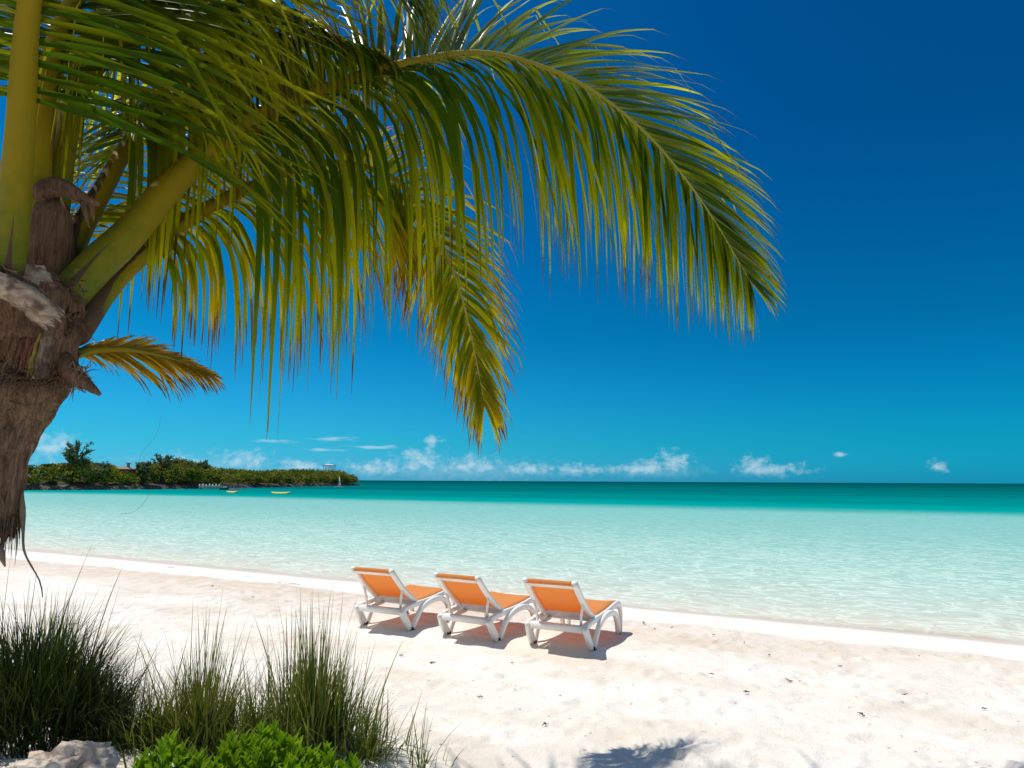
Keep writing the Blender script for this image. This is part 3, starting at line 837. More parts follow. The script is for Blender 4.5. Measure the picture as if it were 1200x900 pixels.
def make_lounger():
    t = thing('sun_lounger', (0, 0, 0), 'x', 'sun lounger', 'orange and white sun loungers by the water')
    HW = 0.325
    # bed frame: two side rails and three cross bars
    mb = MB()
    for s in (-1, 1):
        bar(mb, spline([(s * HW, -0.13, 0.245), (s * HW, 0.10, 0.275), (s * HW, 0.35, 0.285), (s * HW, 0.65, 0.305), (s * HW, 0.92, 0.335), (s * HW, 1.03, 0.32), (s * HW, 1.08, 0.26)], 26), 0.05, 0.062)
    bar(mb, [(-HW + .02, -0.115, 0.228), (HW - .02, -0.115, 0.228)], 0.09, 0.075)
    bar(mb, [(-HW + .02, 0.26, 0.262), (HW - .02, 0.26, 0.262)], 0.05, 0.035)
    bar(mb, [(-HW + .02, 0.62, 0.275), (HW - .02, 0.62, 0.275)], 0.05, 0.03)
    bar(mb, [(-HW + .02, 1.035, 0.285), (HW - .02, 1.035, 0.285)], 0.05, 0.05)
    # notched rack that carries the back support
    for s in (-1, 1):
        bar(mb, [(s * 0.245, -0.12, 0.215), (s * 0.245, 0.27, 0.245)], 0.035, 0.04)
    bar(mb, [(-0.22, 0.0, 0.205), (0.22, 0.0, 0.205)], 0.16, 0.03)
    mb.build('frame', M['plastic'], t, local=True)
    for s in (-1, 1):
        # rear leg: broad panel sloping in to its foot
        mb = MB()
        bar(mb, spline([(s * (HW + .005), -0.145, 0.255), (s * (HW + .015), -0.10, 0.17), (s * (HW + .02), -0.02, 0.06), (s * (HW + .02), 0.015, 0.015)], 10), 0.05, 0.10, (0, 1, 0))
        lg = mb.build('leg', M['plastic'], t, local=True)
        mb = MB(); bar(mb, [(s * (HW + .02), 0.006, 0.035), (s * (HW + .02), 0.016, -0.012)], 0.05, 0.062, (0, 1, 0)); mb.build('foot_cap', M['rubber'], lg, local=True)
        # arched front leg running from the rear foot over the rail to the front foot
        mb = MB()
        bar(mb, spline([(s * (HW + .024), 0.07, 0.0), (s * (HW + .03), 0.13, 0.10), (s * (HW + .032), 0.24, 0.215), (s * (HW + .032), 0.42, 0.275), (s * (HW + .032), 0.62, 0.285),
                        (s * (HW + .032), 0.78, 0.245), (s * (HW + .03), 0.88, 0.15), (s * (HW + .026), 0.93, 0.0)], 30), 0.055, 0.066, (0, 0.7, 0.7))
        lg = mb.build('leg', M['plastic'], t, local=True)
        for y in (0.068, 0.931):
            mb = MB(); bar(mb, [(s * (HW + .025), y, 0.025), (s * (HW + .025), y, -0.012)], 0.055, 0.065, (0, 1, 0)); mb.build('foot_cap', M['rubber'], lg, local=True)
        # outer front corner post
        mb = MB()
        bar(mb, spline([(s * HW, 1.04, 0.31), (s * (HW + .005), 1.085, 0.22), (s * (HW + .008), 1.075, 0.10), (s * (HW + .008), 1.05, -0.01)], 10), 0.045, 0.045, (0, 1, 0))
        lg = mb.build('leg', M['plastic'], t, local=True)
    # backrest
    H0 = Vector((0, 0.24, 0.285)); BT = Vector((0, -0.315, 0.735))
    bd = (BT - H0); BL = bd.length; bd.normalize(); bn = Vector((0, -bd.z, bd.y)); bn = bn if bn.z < 0 else -bn      # bn: away from the sitter
    BW = 0.285
    mb = MB()
    for s in (-1, 1):
        bar(mb, [H0 + Vector((s * BW, 0, 0)) + bd * (BL * k / 8) + bn * (0.03 * math.sin(k / 8 * math.pi)) for k in range(9)], 0.066, 0.050, tuple(bn))
    mid_ = lambda x, k: H0 + Vector((x, 0, 0)) + bd * (BL * k) + bn * (0.03 * math.sin(k * math.pi))
    bar(mb, [mid_(-BW + .02, 0.07), mid_(BW - .02, 0.07)], 0.095, 0.035, tuple(bn))
    bar(mb, [mid_(-BW + .02, 0.915), mid_(BW - .02, 0.915)], 0.075, 0.04, tuple(bn))
    br = mb.build('backrest_frame', M['plastic'], t, local=True)
    mb = MB(); n = 16; vs = []; fs = []
    for j in range(n + 1):
        k = 0.02 + 0.93 * j / n
        for i in range(9):
            x = -BW + 0.012 + (2 * BW - .024) * i / 8
            vs.append(mid_(x, k) - bn * (0.024 - 0.012 * (1 - (2 * i / 8 - 1) ** 2)))
    # wraps over the top bar
    for a in (0.0, 0.8, 1.6, 2.4, 3.1):
        for i in range(9):
            x = -BW + 0.004 + (2 * BW - .008) * i / 8
            vs.append(mid_(x, 0.965) - bn * 0.026 * math.cos(a) + bd * 0.022 * math.sin(a))
    rows = n + 1 + 5
    fs = [(j * 9 + i, j * 9 + i + 1, (j + 1) * 9 + i + 1, (j + 1) * 9 + i) for j in range(rows - 1) for i in range(8)]
    mb.add(vs, fs); mb.build('backrest_sling', M['sling'], t, local=True, solid=0.006)
    # seat sling
    mb = MB(); vs = []; n = 18
    for j in range(n + 1):
        y = 0.27 + 0.79 * j / n
        z = float(np.interp(y, [0.27, 0.35, 0.65, 0.92, 1.0, 1.06], [0.305, 0.318, 0.338, 0.368, 0.362, 0.33]))
        for i in range(9):
            q = 2 * i / 8 - 1
            vs.append((q * (HW - 0.012), y, z - 0.014 * (1 - q * q)))
    mb.add(vs, [(j * 9 + i, j * 9 + i + 1, (j + 1) * 9 + i + 1, (j + 1) * 9 + i) for j in range(n) for i in range(8)])
    mb.build('seat_sling', M['sling'], t, local=True, solid=0.006)
    for s in (-1, 1):
        mb = MB()
        a = H0 + Vector((s * (BW + 0.012), 0, 0)) + bd * (BL * 0.55) + bn * 0.035
        bar(mb, [a, (s * 0.262, a.y + 0.02, 0.36), (s * 0.255, -0.06, 0.215)], 0.026, 0.022, (0, 1, 0))
        mb.build('back_support', M['plastic'], t, local=True)
    return t
proto = make_lounger()
def copy_tree(o, parent=None):
    c = o.copy(); C.objects.link(c)
    if parent is not None: c.parent = parent
    for ch in list(o.children): copy_tree(ch, c)
    return c
LOUNGERS = [(452, 735.5, 1.6, 'orange sling lounger furthest left in the row of three, nearest the grass'),
            (551.5, 747, -2.0, 'orange sling lounger in the middle of the row of three'),
            (657.5, 759.5, 1.5, 'orange sling lounger furthest right in the row with open sand on its right')]
SHORE_RZ = -math.atan2(NSEA.x, NSEA.y)
spots = []
for i, (px, py, da, lab) in enumerate(LOUNGERS):
    p = on_plane(px, py, 0.0)
    o = proto if i == 0 else copy_tree(proto)
    o.location = (p.x, p.y, 0.0)
    o.rotation_euler = (0, 0, SHORE_RZ + R(da))
    o['label'] = lab
    spots.append((o, p))
# seat each lounger on the sand and level the sand around its feet
for o, p in spots:
    q = p + NSEA * 0.45
    z = float(np.mean([sand_z(p.x, p.y), sand_z(p.x + NSEA.x * .9, p.y + NSEA.y * .9), sand_z(q.x, q.y)]))
    Wt = np.exp(-(((X - q.x) / 0.85) ** 2 + ((Y - q.y) / 0.85) ** 2) ** 2)
    Z[:] = Z * (1 - 0.88 * Wt) + (z) * 0.88 * Wt
    o.location.z = z + 0.004
vv = np.stack([X, Y, Z], -1).reshape(-1, 3).astype(np.float32)
beach.data.vertices.foreach_set('co', vv.ravel()); beach.data.update()

# ------------------------------------------------------------------ the big coconut palm
PK = 1.2                                     # size of this palm
MB.rs = PK
def pat(x, y, d): return at(x, y, d * PK)
PALM_BASE = Vector((-3.95, 3.3, 0.0)); PALM_BASE.z = sand_z(PALM_BASE.x, PALM_BASE.y)
palm = thing('coconut_palm', PALM_BASE, 'large coconut palm leaning in from the left, its fronds arching over the beach', 'palm tree')
# trunk: thin stem leaning up to a swollen crown
tr_pts = spline([PALM_BASE + Vector((0, 0, -0.25)), PALM_BASE + Vector((0.12, 0.02, 0.5)), pat(-175, 640, 2.85), pat(-75, 540, 2.88), pat(-12, 450, 2.92), pat(22, 380, 2.96), pat(38, 330, 3.0)], 30)
rad = np.interp(np.linspace(0, 1, 30), [0, 0.1, 0.3, 0.55, 0.72, 0.85, 1.0], [0.27, 0.21, 0.175, 0.185, 0.235, 0.25, 0.14])
mb = MB(); mb.tube(tr_pts, [r_ * (1 + 0.05 * math.sin(i * 2.1)) for i, r_ in enumerate(rad)], 28)
trunk = mb.build('trunk', M['fibre'], palm)

def sheet(rows, name, mat, parent, solid=0.008):
    """mesh through rows of points"""
    n = len(rows[0]); mb = MB()
    mb.add([p for r_ in rows for p in r_], [(j * n + i, j * n + i + 1, (j + 1) * n + i + 1, (j + 1) * n + i) for j in range(len(rows) - 1) for i in range(n - 1)])
    return mb.build(name, mat, parent, solid=solid)
def px_sheet(left, right, dl, dr, nrow, ncol, bulge, rough=0.01, jag=0.0):
    """sheet between two sight-line curves, bulging towards the viewer"""
    L_ = spline([pat(x, y, dl) for x, y in left], nrow); R_ = spline([pat(x, y, dr) for x, y in right], nrow)
    rows = []
    for j in range(nrow):
        row = []
        for i in range(ncol):
            q = i / (ncol - 1)
            p = L_[j].lerp(R_[j], q)
            p = p + Vector((0, -1, 0)) * (bulge * PK * math.sin(q * math.pi)) + Vector((rnd.uniform(-1, 1), rnd.uniform(-1, 1), rnd.uniform(-1, 1))) * rough
            if jag and j >= nrow - 2: p.z += rnd.uniform(-jag, jag)
            row.append(p)
        rows.append(row)
    return rows
# hanging cloth of fibre on the front of the trunk with a frayed hem
rows = px_sheet([(-95, 430), (-70, 520), (-55, 600), (-45, 632)], [(88, 445), (47, 512), (33, 560), (27, 622)], 2.72, 2.86, 60, 56, 0.12, 0.0015, 0.04)
for j, r_row in enumerate(rows):
    for i, p_ in enumerate(r_row):
        p_.y += 0.010 * math.sin(i * 0.9 + 1.3 * math.sin(j * 0.11)) + 0.012 * math.sin(i * 0.37 + j * 0.05) + 0.007 * math.sin(j * 0.55 + i * 0.2)
cloth = sheet(rows, 'fibre_sheath', M['fibre'], palm, 0.012)
mb = MB()
for i in range(260):
    q = rnd.random()
    a = rows[-1][int(q * 54)].lerp(rows[-1][int(q * 54) + 1], rnd.random()) + Vector((0, rnd.uniform(-.03, .02), 0.05))
    L_ = rnd.uniform(0.06, 0.20)
    dv = Vector((rnd.uniform(-.25, .25), rnd.uniform(-.2, .2), -1))
    b = a + dv * L_ * 0.5; c_ = b + Vector((dv.x * 0.3, 0, -1)) * L_ * 0.5
    mb.tube([a, b, c_], [0.003, 0.002, 0.0007], 4)
props(mb.build('fringe', M['fibre'], cloth), kind='stuff')
mb = MB()
for k in range(320):
    j, i = rnd.randint(1, 50), rnd.randint(1, 54)
    a = rows[j][i] + Vector((0, -0.006, 0)); b = rows[min(59, j + rnd.randint(3, 8))][min(55, max(0, i + rnd.randint(-2, 2)))] + Vector((rnd.uniform(-.01, .01), rnd.uniform(-.03, -.008), 0))
    mb.tube([a, a.lerp(b, 0.5) + Vector((rnd.uniform(-.012, .012), -0.01, 0)), b], [0.0012, 0.0012, 0.0005], 3)
props(mb.build('loose_fibre', M['fibre'], cloth), kind='stuff')
mb = MB()
mb.tube(spline([pat(26, 575, 2.84), pat(27, 620, 2.82), pat(28, 645, 2.8), pat(36, 662, 2.8), pat(47, 682, 2.8), pat(50, 700, 2.8)], 14), [0.005, 0.008, 0.012, 0.012, 0.009, 0.006, 0.005, 0.005, 0.004, 0.004, 0.003, 0.003, 0.003, 0.002], 6)
mb.tube(spline([pat(-2, 640, 2.75), pat(2, 652, 2.75), pat(6, 664, 2.75)], 5), [0.012, 0.016, 0.014, 0.008, 0.003], 6)
mb.build('fibre_strand', M['thread'], palm)
mb = MB()
mb.tube(spline([pat(189, 488, 3.4), pat(183, 510, 3.4), pat(168, 528, 3.4), pat(164, 542, 3.4), pat(177, 562, 3.4), pat(174, 580, 3.4), pat(160, 598, 3.4), pat(140, 603, 3.4)], 34), 0.0006, 4)
mb.build('fibre_strand', M['thread'], palm)

# old leaf bases wrapped round the crown
def boot(left, right, dl, dr, mat, bulge=0.05, name='leaf_base', parent=None, rough=0.0015):
    rows = px_sheet(left, right, dl, dr, 26, 22, bulge, rough, 0.022)
    ph = rnd.uniform(0, 6)
    for j, row in enumerate(rows):
        for i, p in enumerate(row):
            p.y += 0.009 * math.sin(i * 1.1 + ph + 0.9 * math.sin(j * 0.2 + ph)) + 0.007 * math.sin(i * 0.45 + j * 0.16 + ph)
            p.x += 0.006 * math.sin(j * 0.7 + ph) * (1 if i in (0, 21) else 0.4)
            if j > 21 or j < 4: p.z += 0.014 * math.sin(i * 2.3 + ph) * (1 - min(j, 25 - j) / 4)
    return sheet(rows, name, M[mat], parent or palm, 0.012)
boot([(-40, 372), (-42, 405), (-50, 445)], [(24, 378), (18, 400), (2, 428)], 2.66, 2.70, 'boot', 0.04)
boot([(22, 384), (16, 405), (8, 432)], [(40, 380), (32, 405), (22, 436)], 2.72, 2.72, 'boot', 0.03)
boot([(40, 378), (32, 405), (24, 436)], [(52, 380), (44, 405), (36, 438)], 2.72, 2.72, 'redboot', 0.02)
boot([(50, 390), (41, 414), (34, 436)], [(54, 388), (46, 412), (41, 438)], 2.71, 2.72, 'yellowboot', 0.01)
boot([(54, 380), (48, 405), (42, 438)], [(66, 384), (62, 405), (56, 442)], 2.72, 2.74, 'paleboot', 0.02)
boot([(62, 372), (60, 405), (52, 445)], [(100, 370), (92, 410), (88, 450)], 2.74, 2.92, 'boot', 0.05)
boot([(-80, 425), (-70, 450), (-60, 480)], [(90, 434), (83, 452), (58, 492)], 2.68, 2.86, 'fibre', 0.10, 'leaf_base', None, 0.008)
boot([(66, 330), (68, 350), (62, 384)], [(100, 352), (98, 372), (84, 400)], 2.80, 2.92, 'boot', 0.04)
# broken stub pointing down to the right, dark hollow above it
mb = MB(); mb.tube(spline([pat(60, 424, 2.86), pat(82, 436, 2.82), pat(100, 449, 2.78), pat(117, 462, 2.74)], 9), [0.07, 0.074, 0.060, 0.052, 0.036, 0.032, 0.022, 0.017, 0.008], 14, [0.7, 0.75, 0.9, 0.7, 0.95, 0.75, 0.9, 0.8, 0.8])
mb.build('stub', M['boot'], palm)
mb = MB()
for k in range(16):
    a = pat(85 + rnd.uniform(-8, 10), 440 + rnd.uniform(-14, 14), 2.78)
    mb.tube([a, a + Vector((rnd.uniform(0.0, .05), -0.01, rnd.uniform(-.05, .04))), a + Vector((rnd.uniform(.03, .08), -0.01, rnd.uniform(-.10, .05)))], [0.004, 0.003, 0.001], 4)
mb.build('fibre_tuft', M['thread'], palm)
mb = MB()
for k in range(800):
    x_ = rnd.uniform(-30, 98); y_ = rnd.choice((378, 384, 436, 442, 446, 330, 345)) + rnd.uniform(-7, 7)
    a = pat(x_, y_, 2.66 + 0.0022 * max(0, x_) + rnd.uniform(-0.03, 0.03))
    d_ = Vector((rnd.uniform(-.5, .7), rnd.uniform(-.5, .1), rnd.uniform(-1, .35))).normalized() * rnd.uniform(0.04, 0.12)
    mb.tube([a, a + d_ * 0.5 + Vector((0, 0, 0.01)), a + d_], [0.0028, 0.002, 0.0006], 4)
props(mb.build('torn_fibre', M['fibre'], palm), kind='stuff')
# pale torn husk rolled over at its lip
def husk():
    NJ, NI = 54, 48
    ax = spline([pat(-60, 312, 2.55), pat(-10, 326, 2.52), pat(30, 344, 2.54), pat(66, 374, 2.62)], NJ)
    rows = []
    for j in range(NJ):
        t = j / (NJ - 1)
        T = (ax[min(NJ - 1, j + 1)] - ax[max(0, j - 1)]).normalized()
        U = (Vector((0, -0.25, 1)) - T * T.dot(Vector((0, -0.25, 1)))).normalized(); Q = T.cross(U)
        row = []
        for i in range(NI):
            q = i / (NI - 1)
            a = -0.9 - 7.2 * q
            rr = PK * (0.078 - 0.012 * t) * (1 - 0.72 * q)
            rr *= 1 + 0.09 * math.sin(i * 0.9 + 1.6 * math.sin(j * 0.16)) + 0.05 * math.sin(j * 0.75 + i * 0.3) + 0.04 * math.sin(j * 1.9 + i * 0.8)
            p = ax[j] + U * rr * math.cos(a) * 1.05 + Q * rr * math.sin(a)
            if j > NJ - 7: p = p + T * (0.018 * math.sin(i * 1.3) + 0.012 * math.sin(i * 3.1)) * (j - NJ + 7) / 6
            row.append(p)
        rows.append(row)
    return sheet(rows, 'spathe', M['husk'], palm, 0.003)
husk()
rows = px_sheet([(-70, 312), (-60, 345), (-60, 385), (-50, 400)], [(62, 318), (78, 345), (74, 385), (60, 398)], 2.60, 2.74, 14, 12, 0.05, 0.012)
sheet(rows, 'spathe', M['boot'], palm, 0.01)
rows = px_sheet([(-30, 305), (-30, 325)], [(52, 312), (66, 338)], 2.62, 2.72, 6, 10, 0.04, 0.01)
sheet(rows, 'spathe', M['husk'], palm, 0.01)
# upright brown stump with a strap folded over its top
mb = MB(); mb.tube(spline([pat(58, 335, 2.98), pat(58, 300, 2.95), pat(60, 262, 2.93), pat(62, 235, 2.93)], 9), [0.125, 0.125, 0.12, 0.115, 0.11, 0.105, 0.098, 0.085, 0.055], 14, 0.8)
mb.build('stub', M['boot'], palm)
mb = MB(); mb.tube(spline([pat(42, 236, 2.90), pat(54, 222, 2.86), pat(72, 220, 2.83), pat(92, 229, 2.82), pat(104, 236, 2.82), pat(117, 239, 2.82)], 14),
                   [0.045, 0.052, 0.054, 0.052, 0.05, 0.046, 0.043, 0.04, 0.035, 0.03, 0.026, 0.022, 0.018, 0.010], 10, 0.7)
mb.tube([pat(98, 236, 2.82), pat(101, 250, 2.82), pat(105, 268, 2.82)], [0.018, 0.012, 0.002], 6)
mb.tube([pat(106, 238, 2.82), pat(109, 248, 2.82), pat(110, 260, 2.82)], [0.014, 0.010, 0.002], 6)
mb.build('strap', M['boot'], palm)

def frond(pts, w0, w1, n_leaf, Lmax, t0, mat, droop=(1.0, 1.0), roll=(0.0, 0.0), fold=15.0, seed=1, dry=0.0, lw=0.044, base_dry=0.0, tip_len=0.38, start_len=0.55, name='frond', label=None, ang=(68, 26), tpow=1.7, far=1.0, far_ang=1.0, hang=0.0):
    """one frond: rachis (part) carrying its leaflets (sub-part)"""
    r_ = random.Random(seed)
    N = 64
    P = spline(pts, N)
    widths = [w0 * (1 - i / (N - 1)) ** 1.25 + w1 for i in range(N)]
    mb = MB()
    flat = [1.0 + 0.75 * max(0, 1 - i / (N * 0.45)) for i in range(N)]
    TT = [(P[min(N - 1, i + 1)] - P[max(0, i - 1)]).normalized() for i in range(N)]
    mid = min(range(N // 4, 3 * N // 4), key=lambda i: abs(TT[i].z))
    UP = [None] * N
    UP[mid] = (Vector((0, 0, 1)) - TT[mid] * TT[mid].z).normalized()
    for i in range(mid + 1, N): UP[i] = (UP[i - 1] - TT[i] * TT[i].dot(UP[i - 1])).normalized()
    for i in range(mid - 1, -1, -1): UP[i] = (UP[i + 1] - TT[i] * TT[i].dot(UP[i + 1])).normalized()
    mb.tube(P, [x * 0.5 for x in widths], 30, flat, up=tuple(UP[0]),
            col=lambda t, a: (t, 0.5, max(0.0, base_dry * (1 - t * 1.6) * (1.0 if math.sin(a) > 0.15 else 0.55)) + max(0, 0.62 - t * 16) * 1.2 + (0.72 if abs(math.cos(a)) > 0.985 and t < 0.05 else 0)))
    rach = mb.build(name, M['petiole'], palm)
    if label: rach['label'] = label
    lm = MB()
    for side in (-1, 1):
        dr = droop[0] if side < 0 else droop[1]
        for q in range(n_leaf):
            t = t0 + (1 - t0) * (q + r_.uniform(-.3, .3)) / (n_leaf - 1)
            t = min(0.995, max(t0, t))
            x = t * (N - 1); i = min(N - 2, int(x)); f_ = x - i
            p = P[i].lerp(P[i + 1], f_)
            T = (P[min(N - 1, i + 2)] - P[max(0, i - 1)]).normalized()
            up = UP[i] - T * T.dot(UP[i])
            up.normalize()
            S_ = T.cross(up)
            rm = Matrix.Rotation(R(roll[0] + (roll[1] - roll[0]) * t), 3, T)
            up = rm @ up; S_ = rm @ S_
            tt = (t - t0) / (1 - t0)
            a = R(ang[0] + (ang[1] - ang[0]) * tt ** 1.1 + r_.uniform(-10, 10))
            if side < 0: a *= far_ang
            bt = R(fold + r_.uniform(-9, 9))
            lat = S_ * (side * math.cos(bt)) + up * math.sin(bt)
            D = (T * math.cos(a) + lat * math.sin(a)).normalized()
            prof = (start_len + (1 - start_len) * min(1, tt / 0.22)) if tt < 0.22 else (1 - (1 - tip_len) * ((tt - 0.22) / 0.78) ** tpow)
            L = PK * Lmax * (far if side < 0 else 1.0) * prof * r_.uniform(0.86, 1.1)
            ns = 9
            Wd = (T - D * T.dot(D)).normalized()
            Wd = Matrix.Rotation(r_.uniform(-0.35, 0.35), 3, D) @ Wd
            g = dr * r_.uniform(0.6, 1.45) * (1 + hang * max(0, 1 - tt * 2.2) ** 1.5 * (side > 0))
            twist = r_.uniform(-0.10, 0.10)
            kink = r_.randint(3, 7) if r_.random() < 0.10 else -1
            ran = r_.random(); dd = dry * r_.uniform(0.6, 1.2) + (0.35 if r_.random() < 0.05 else 0)
            wmax = PK * lw * (0.62 + 0.38 * prof) * r_.uniform(0.8, 1.12)
            vs = []; cs = []; c_ = p + up * 0.004
            for k in range(ns + 1):
                s = k / ns
                ww = wmax * 0.5 * min(1, 0.35 + s * 5) * (1 - s ** 1.6) + 0.0010
                nn = D.cross(Wd).normalized()
                cre = 0.28 * ww
                vs += [c_ + Wd * ww + nn * cre, c_, c_ - Wd * ww + nn * cre]
                cs += [(s, ran, dd)] * 3
                st = L / ns
                c_ = c_ + D * st
                grav = g * (0.22 + 0.30 * s)
                if k == kink: grav += 1.2
                if s > 0.75: grav += 0.25
                D = (D + Vector((0, 0, -1)) * grav + Vector((r_.uniform(-1, 1), r_.uniform(-1, 1), 0)) * 0.035).normalized()
                Wd = (Wd - D * Wd.dot(D))
                Wd = Wd.normalized() if Wd.length > 1e-4 else D.orthogonal().normalized()
                Wd = Matrix.Rotation(twist, 3, D) @ Wd
            fs = []
            for k in range(ns):
                b = k * 3
                fs += [(b, b + 1, b + 4, b + 3), (b + 1, b + 2, b + 5, b + 4)]
            lm.add(vs, fs, cs)
    lm.build('leaflets', M[mat], rach, smooth=True)
    return rach
A = lambda *l: [pat(x, y, d) for x, y, d in l]
# 1 the great frond reaching right
frond(A((74, 356, 2.92), (112, 312, 3.02), (150, 276, 3.15), (215, 203, 3.4), (285, 150, 3.65), (360, 116, 3.98), (460, 80, 4.28), (560, 64, 4.47), (640, 82, 4.55), (700, 112, 4.58), (755, 156, 4.58), (796, 202, 4.55), (826, 243, 4.52), (848, 278, 4.48), (864, 305, 4.46), (880, 332, 4.44)),
      0.150, 0.012, 210, 1.90, 0.215, 'leaf', (0.16, 1.25), (46, 66), 8, 1, 0.05, tip_len=0.22, start_len=0.95, tpow=2.5, far=0.74, ang=(90, 28), far_ang=0.80, lw=0.040, hang=3.0)
# 2 the older frond hanging in the middle, yellow and brown at the tips
frond(A((86, 392, 2.95), (118, 346, 3.1), (150, 312, 3.3), (205, 268, 3.55), (290, 222, 3.92), (380, 192, 4.28), (463, 211, 4.55), (508, 272, 4.6), (533, 325, 4.6), (548, 378, 4.58), (558, 425, 4.56), (567, 472, 4.53)),
      0.115, 0.010, 220, 1.25, 0.165, 'leaf_yellow', (0.35, 0.55), (45, 80), 4, 2, 0.25, base_dry=1.0, ang=(100, 22), lw=0.033, tip_len=0.30, hang=4.5, start_len=0.5, tpow=1.15)
# 3 upright petiole at the frame's left, arching over the top
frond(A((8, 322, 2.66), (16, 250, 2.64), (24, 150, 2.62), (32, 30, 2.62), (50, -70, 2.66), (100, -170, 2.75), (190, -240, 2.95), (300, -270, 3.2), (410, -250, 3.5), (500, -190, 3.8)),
      0.112, 0.012, 122, 1.50, 0.17, 'leaf_shaded', (0.4, 0.22), (100, 30), 10, 3, start_len=0.9, ang=(96, 45), lw=0.036)
# 4 green petiole behind it
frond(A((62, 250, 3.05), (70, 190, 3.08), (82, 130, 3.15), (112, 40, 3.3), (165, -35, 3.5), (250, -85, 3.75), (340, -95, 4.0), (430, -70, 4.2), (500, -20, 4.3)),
      0.120, 0.012, 105, 1.45, 0.22, 'leaf_shaded', (0.6, 0.7), (70, 10), 14, 4, 0.1, start_len=0.9, ang=(85, 30), lw=0.038)
# 5 brown-edged petiole leading to a frond further back
frond(A((74, 318, 3.1), (94, 272, 3.18), (122, 220, 3.32), (152, 168, 3.5), (200, 108, 3.75), (270, 66, 4.05), (350, 50, 4.2), (430, 62, 4.3), (500, 110, 4.4)),
      0.10, 0.010, 130, 1.45, 0.26, 'leaf', (0.4, 2.6), (20, 20), 12, 5, 0.15, base_dry=0.9, start_len=0.9, lw=0.04, ang=(88, 26), hang=1.5)
# 6 short dried frond pointing right below the crown
frond(A((84, 416, 3.0), (110, 411, 3.1), (150, 411, 3.25), (190, 418, 3.4), (220, 428, 3.5), (244, 438, 3.55)),
      0.045, 0.006, 90, 0.34, 0.04, 'leaf_dry', (0.08, 0.22), (62, 62), 4, 6, 0.45, lw=0.017, label='short orange-brown dried frond', start_len=0.3, ang=(46, 16), far=0.7, far_ang=0.6)
# 7 sunlit frond behind the crown
frond(A((66, 318, 3.15), (80, 285, 3.4), (100, 264, 3.6), (126, 252, 3.8), (156, 252, 3.95), (186, 262, 4.05)),
      0.07, 0.010, 44, 0.42, 0.22, 'leaf_yellow', (0.25, 0.25), (0, 0), 14, 7, 0.0)
# 8, 9 fronds filling the top of the crown
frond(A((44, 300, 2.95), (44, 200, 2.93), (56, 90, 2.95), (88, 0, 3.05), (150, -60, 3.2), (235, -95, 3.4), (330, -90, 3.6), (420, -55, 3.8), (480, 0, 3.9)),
      0.115, 0.012, 105, 1.45, 0.22, 'leaf_shaded', (0.4, 0.45), (85, 20), 12, 8, start_len=0.9, ang=(92, 35), lw=0.036)
frond(A((52, 300, 3.15), (62, 200, 3.25), (100, 100, 3.5), (170, 40, 3.8), (260, 20, 4.0), (350, 30, 4.15), (430, 70, 4.25)),
      0.10, 0.010, 120, 1.35, 0.22, 'leaf', (0.5, 1.8), (0, 15), 14, 9, 0.1, start_len=0.8, lw=0.038)
# frond leaving the picture on the left
frond(A((0, 330, 2.95), (-60, 270, 3.0), (-160, 170, 3.1), (-300, 120, 3.3), (-460, 160, 3.5), (-600, 280, 3.7)),
      0.12, 0.012, 80, 1.1, 0.25, 'leaf', (0.6, 0.6), (0, 0), 14, 10, 0.1)
MB.rs = 1.0

# ------------------------------------------------------------------ plants in the foreground
def blade(mb, base, h, lean, az_, w_, ran, dry, r_, segs=6):
    D = Vector((math.cos(az_) * lean, math.sin(az_) * lean, 1)).normalized()
    W_ = Vector((-math.sin(az_ + r_.uniform(-1, 1)), math.cos(az_ + r_.uniform(-1, 1)), 0)).normalized()
    p = Vector(base); vs = []; cs = []
    for k in range(segs + 1):
        s = k / segs
        ww = w_ * 0.5 * (1 - s ** 1.6) + 0.0004
        vs += [p - W_ * ww, p + W_ * ww]; cs += [(s, ran, dry)] * 2
        p = p + D * (h / segs)
        D = (D + Vector((math.cos(az_), math.sin(az_), -0.35)) * lean * 0.30 * r_.uniform(0.6, 1.4)).normalized()
    mb.add(vs, [(2 * k, 2 * k + 1, 2 * k + 3, 2 * k + 2) for k in range(segs)], cs)

def grass_clump(px, py, rx, ry, n, h, mat, label, seed, tall=0.12, dry=0.1, lean=(0.05, 0.4), w_=0.006, zlift=0.0, dome=0.0):
    r_ = random.Random(seed)
    c = on_plane(px, py, 0.05)
    c.z = sand_z(c.x, c.y)
    mb = MB()
    for _ in range(n):
        a = r_.uniform(0, 6.28); q = abs(r_.gauss(0, 0.62)) if mat == 'grass' else math.sqrt(r_.random())
        x, y = c.x + math.cos(a) * q * rx, c.y + math.sin(a) * q * ry
        z = sand_z(x, y) - 0.02 + dome * r_.random() * math.sqrt(max(0, 1 - q * q))
        hh = h * r_.uniform(0.3, 1.0) * (1 - 0.35 * min(q, 1.5))
        ln = r_.uniform(*lean) * (0.5 + q)
        if r_.random() < tall: hh *= 1.55; ln *= 0.45
        aa = a + r_.gauss(0, 0.7)
        blade(mb, (x, y, z), hh, ln, aa, w_ * r_.uniform(0.6, 1.3), r_.random(), dry * r_.uniform(0, 2.2) if r_.random() < 0.6 else (0.95 if r_.random() < 0.15 else 0), r_)
    return props(mb.build('grass_clump', M[mat], None, loc=c), label, 'grass', 'clumps of beach grass in the foreground')
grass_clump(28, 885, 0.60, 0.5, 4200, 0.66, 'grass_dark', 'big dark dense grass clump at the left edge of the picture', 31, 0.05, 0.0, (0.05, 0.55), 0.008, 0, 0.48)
grass_clump(235, 882, 0.38, 0.30, 950, 0.70, 'grass', 'middle grass clump between the dark left clump and the tall right clump', 32, 0.16, 0.25, (0.06, 0.5), 0.010)
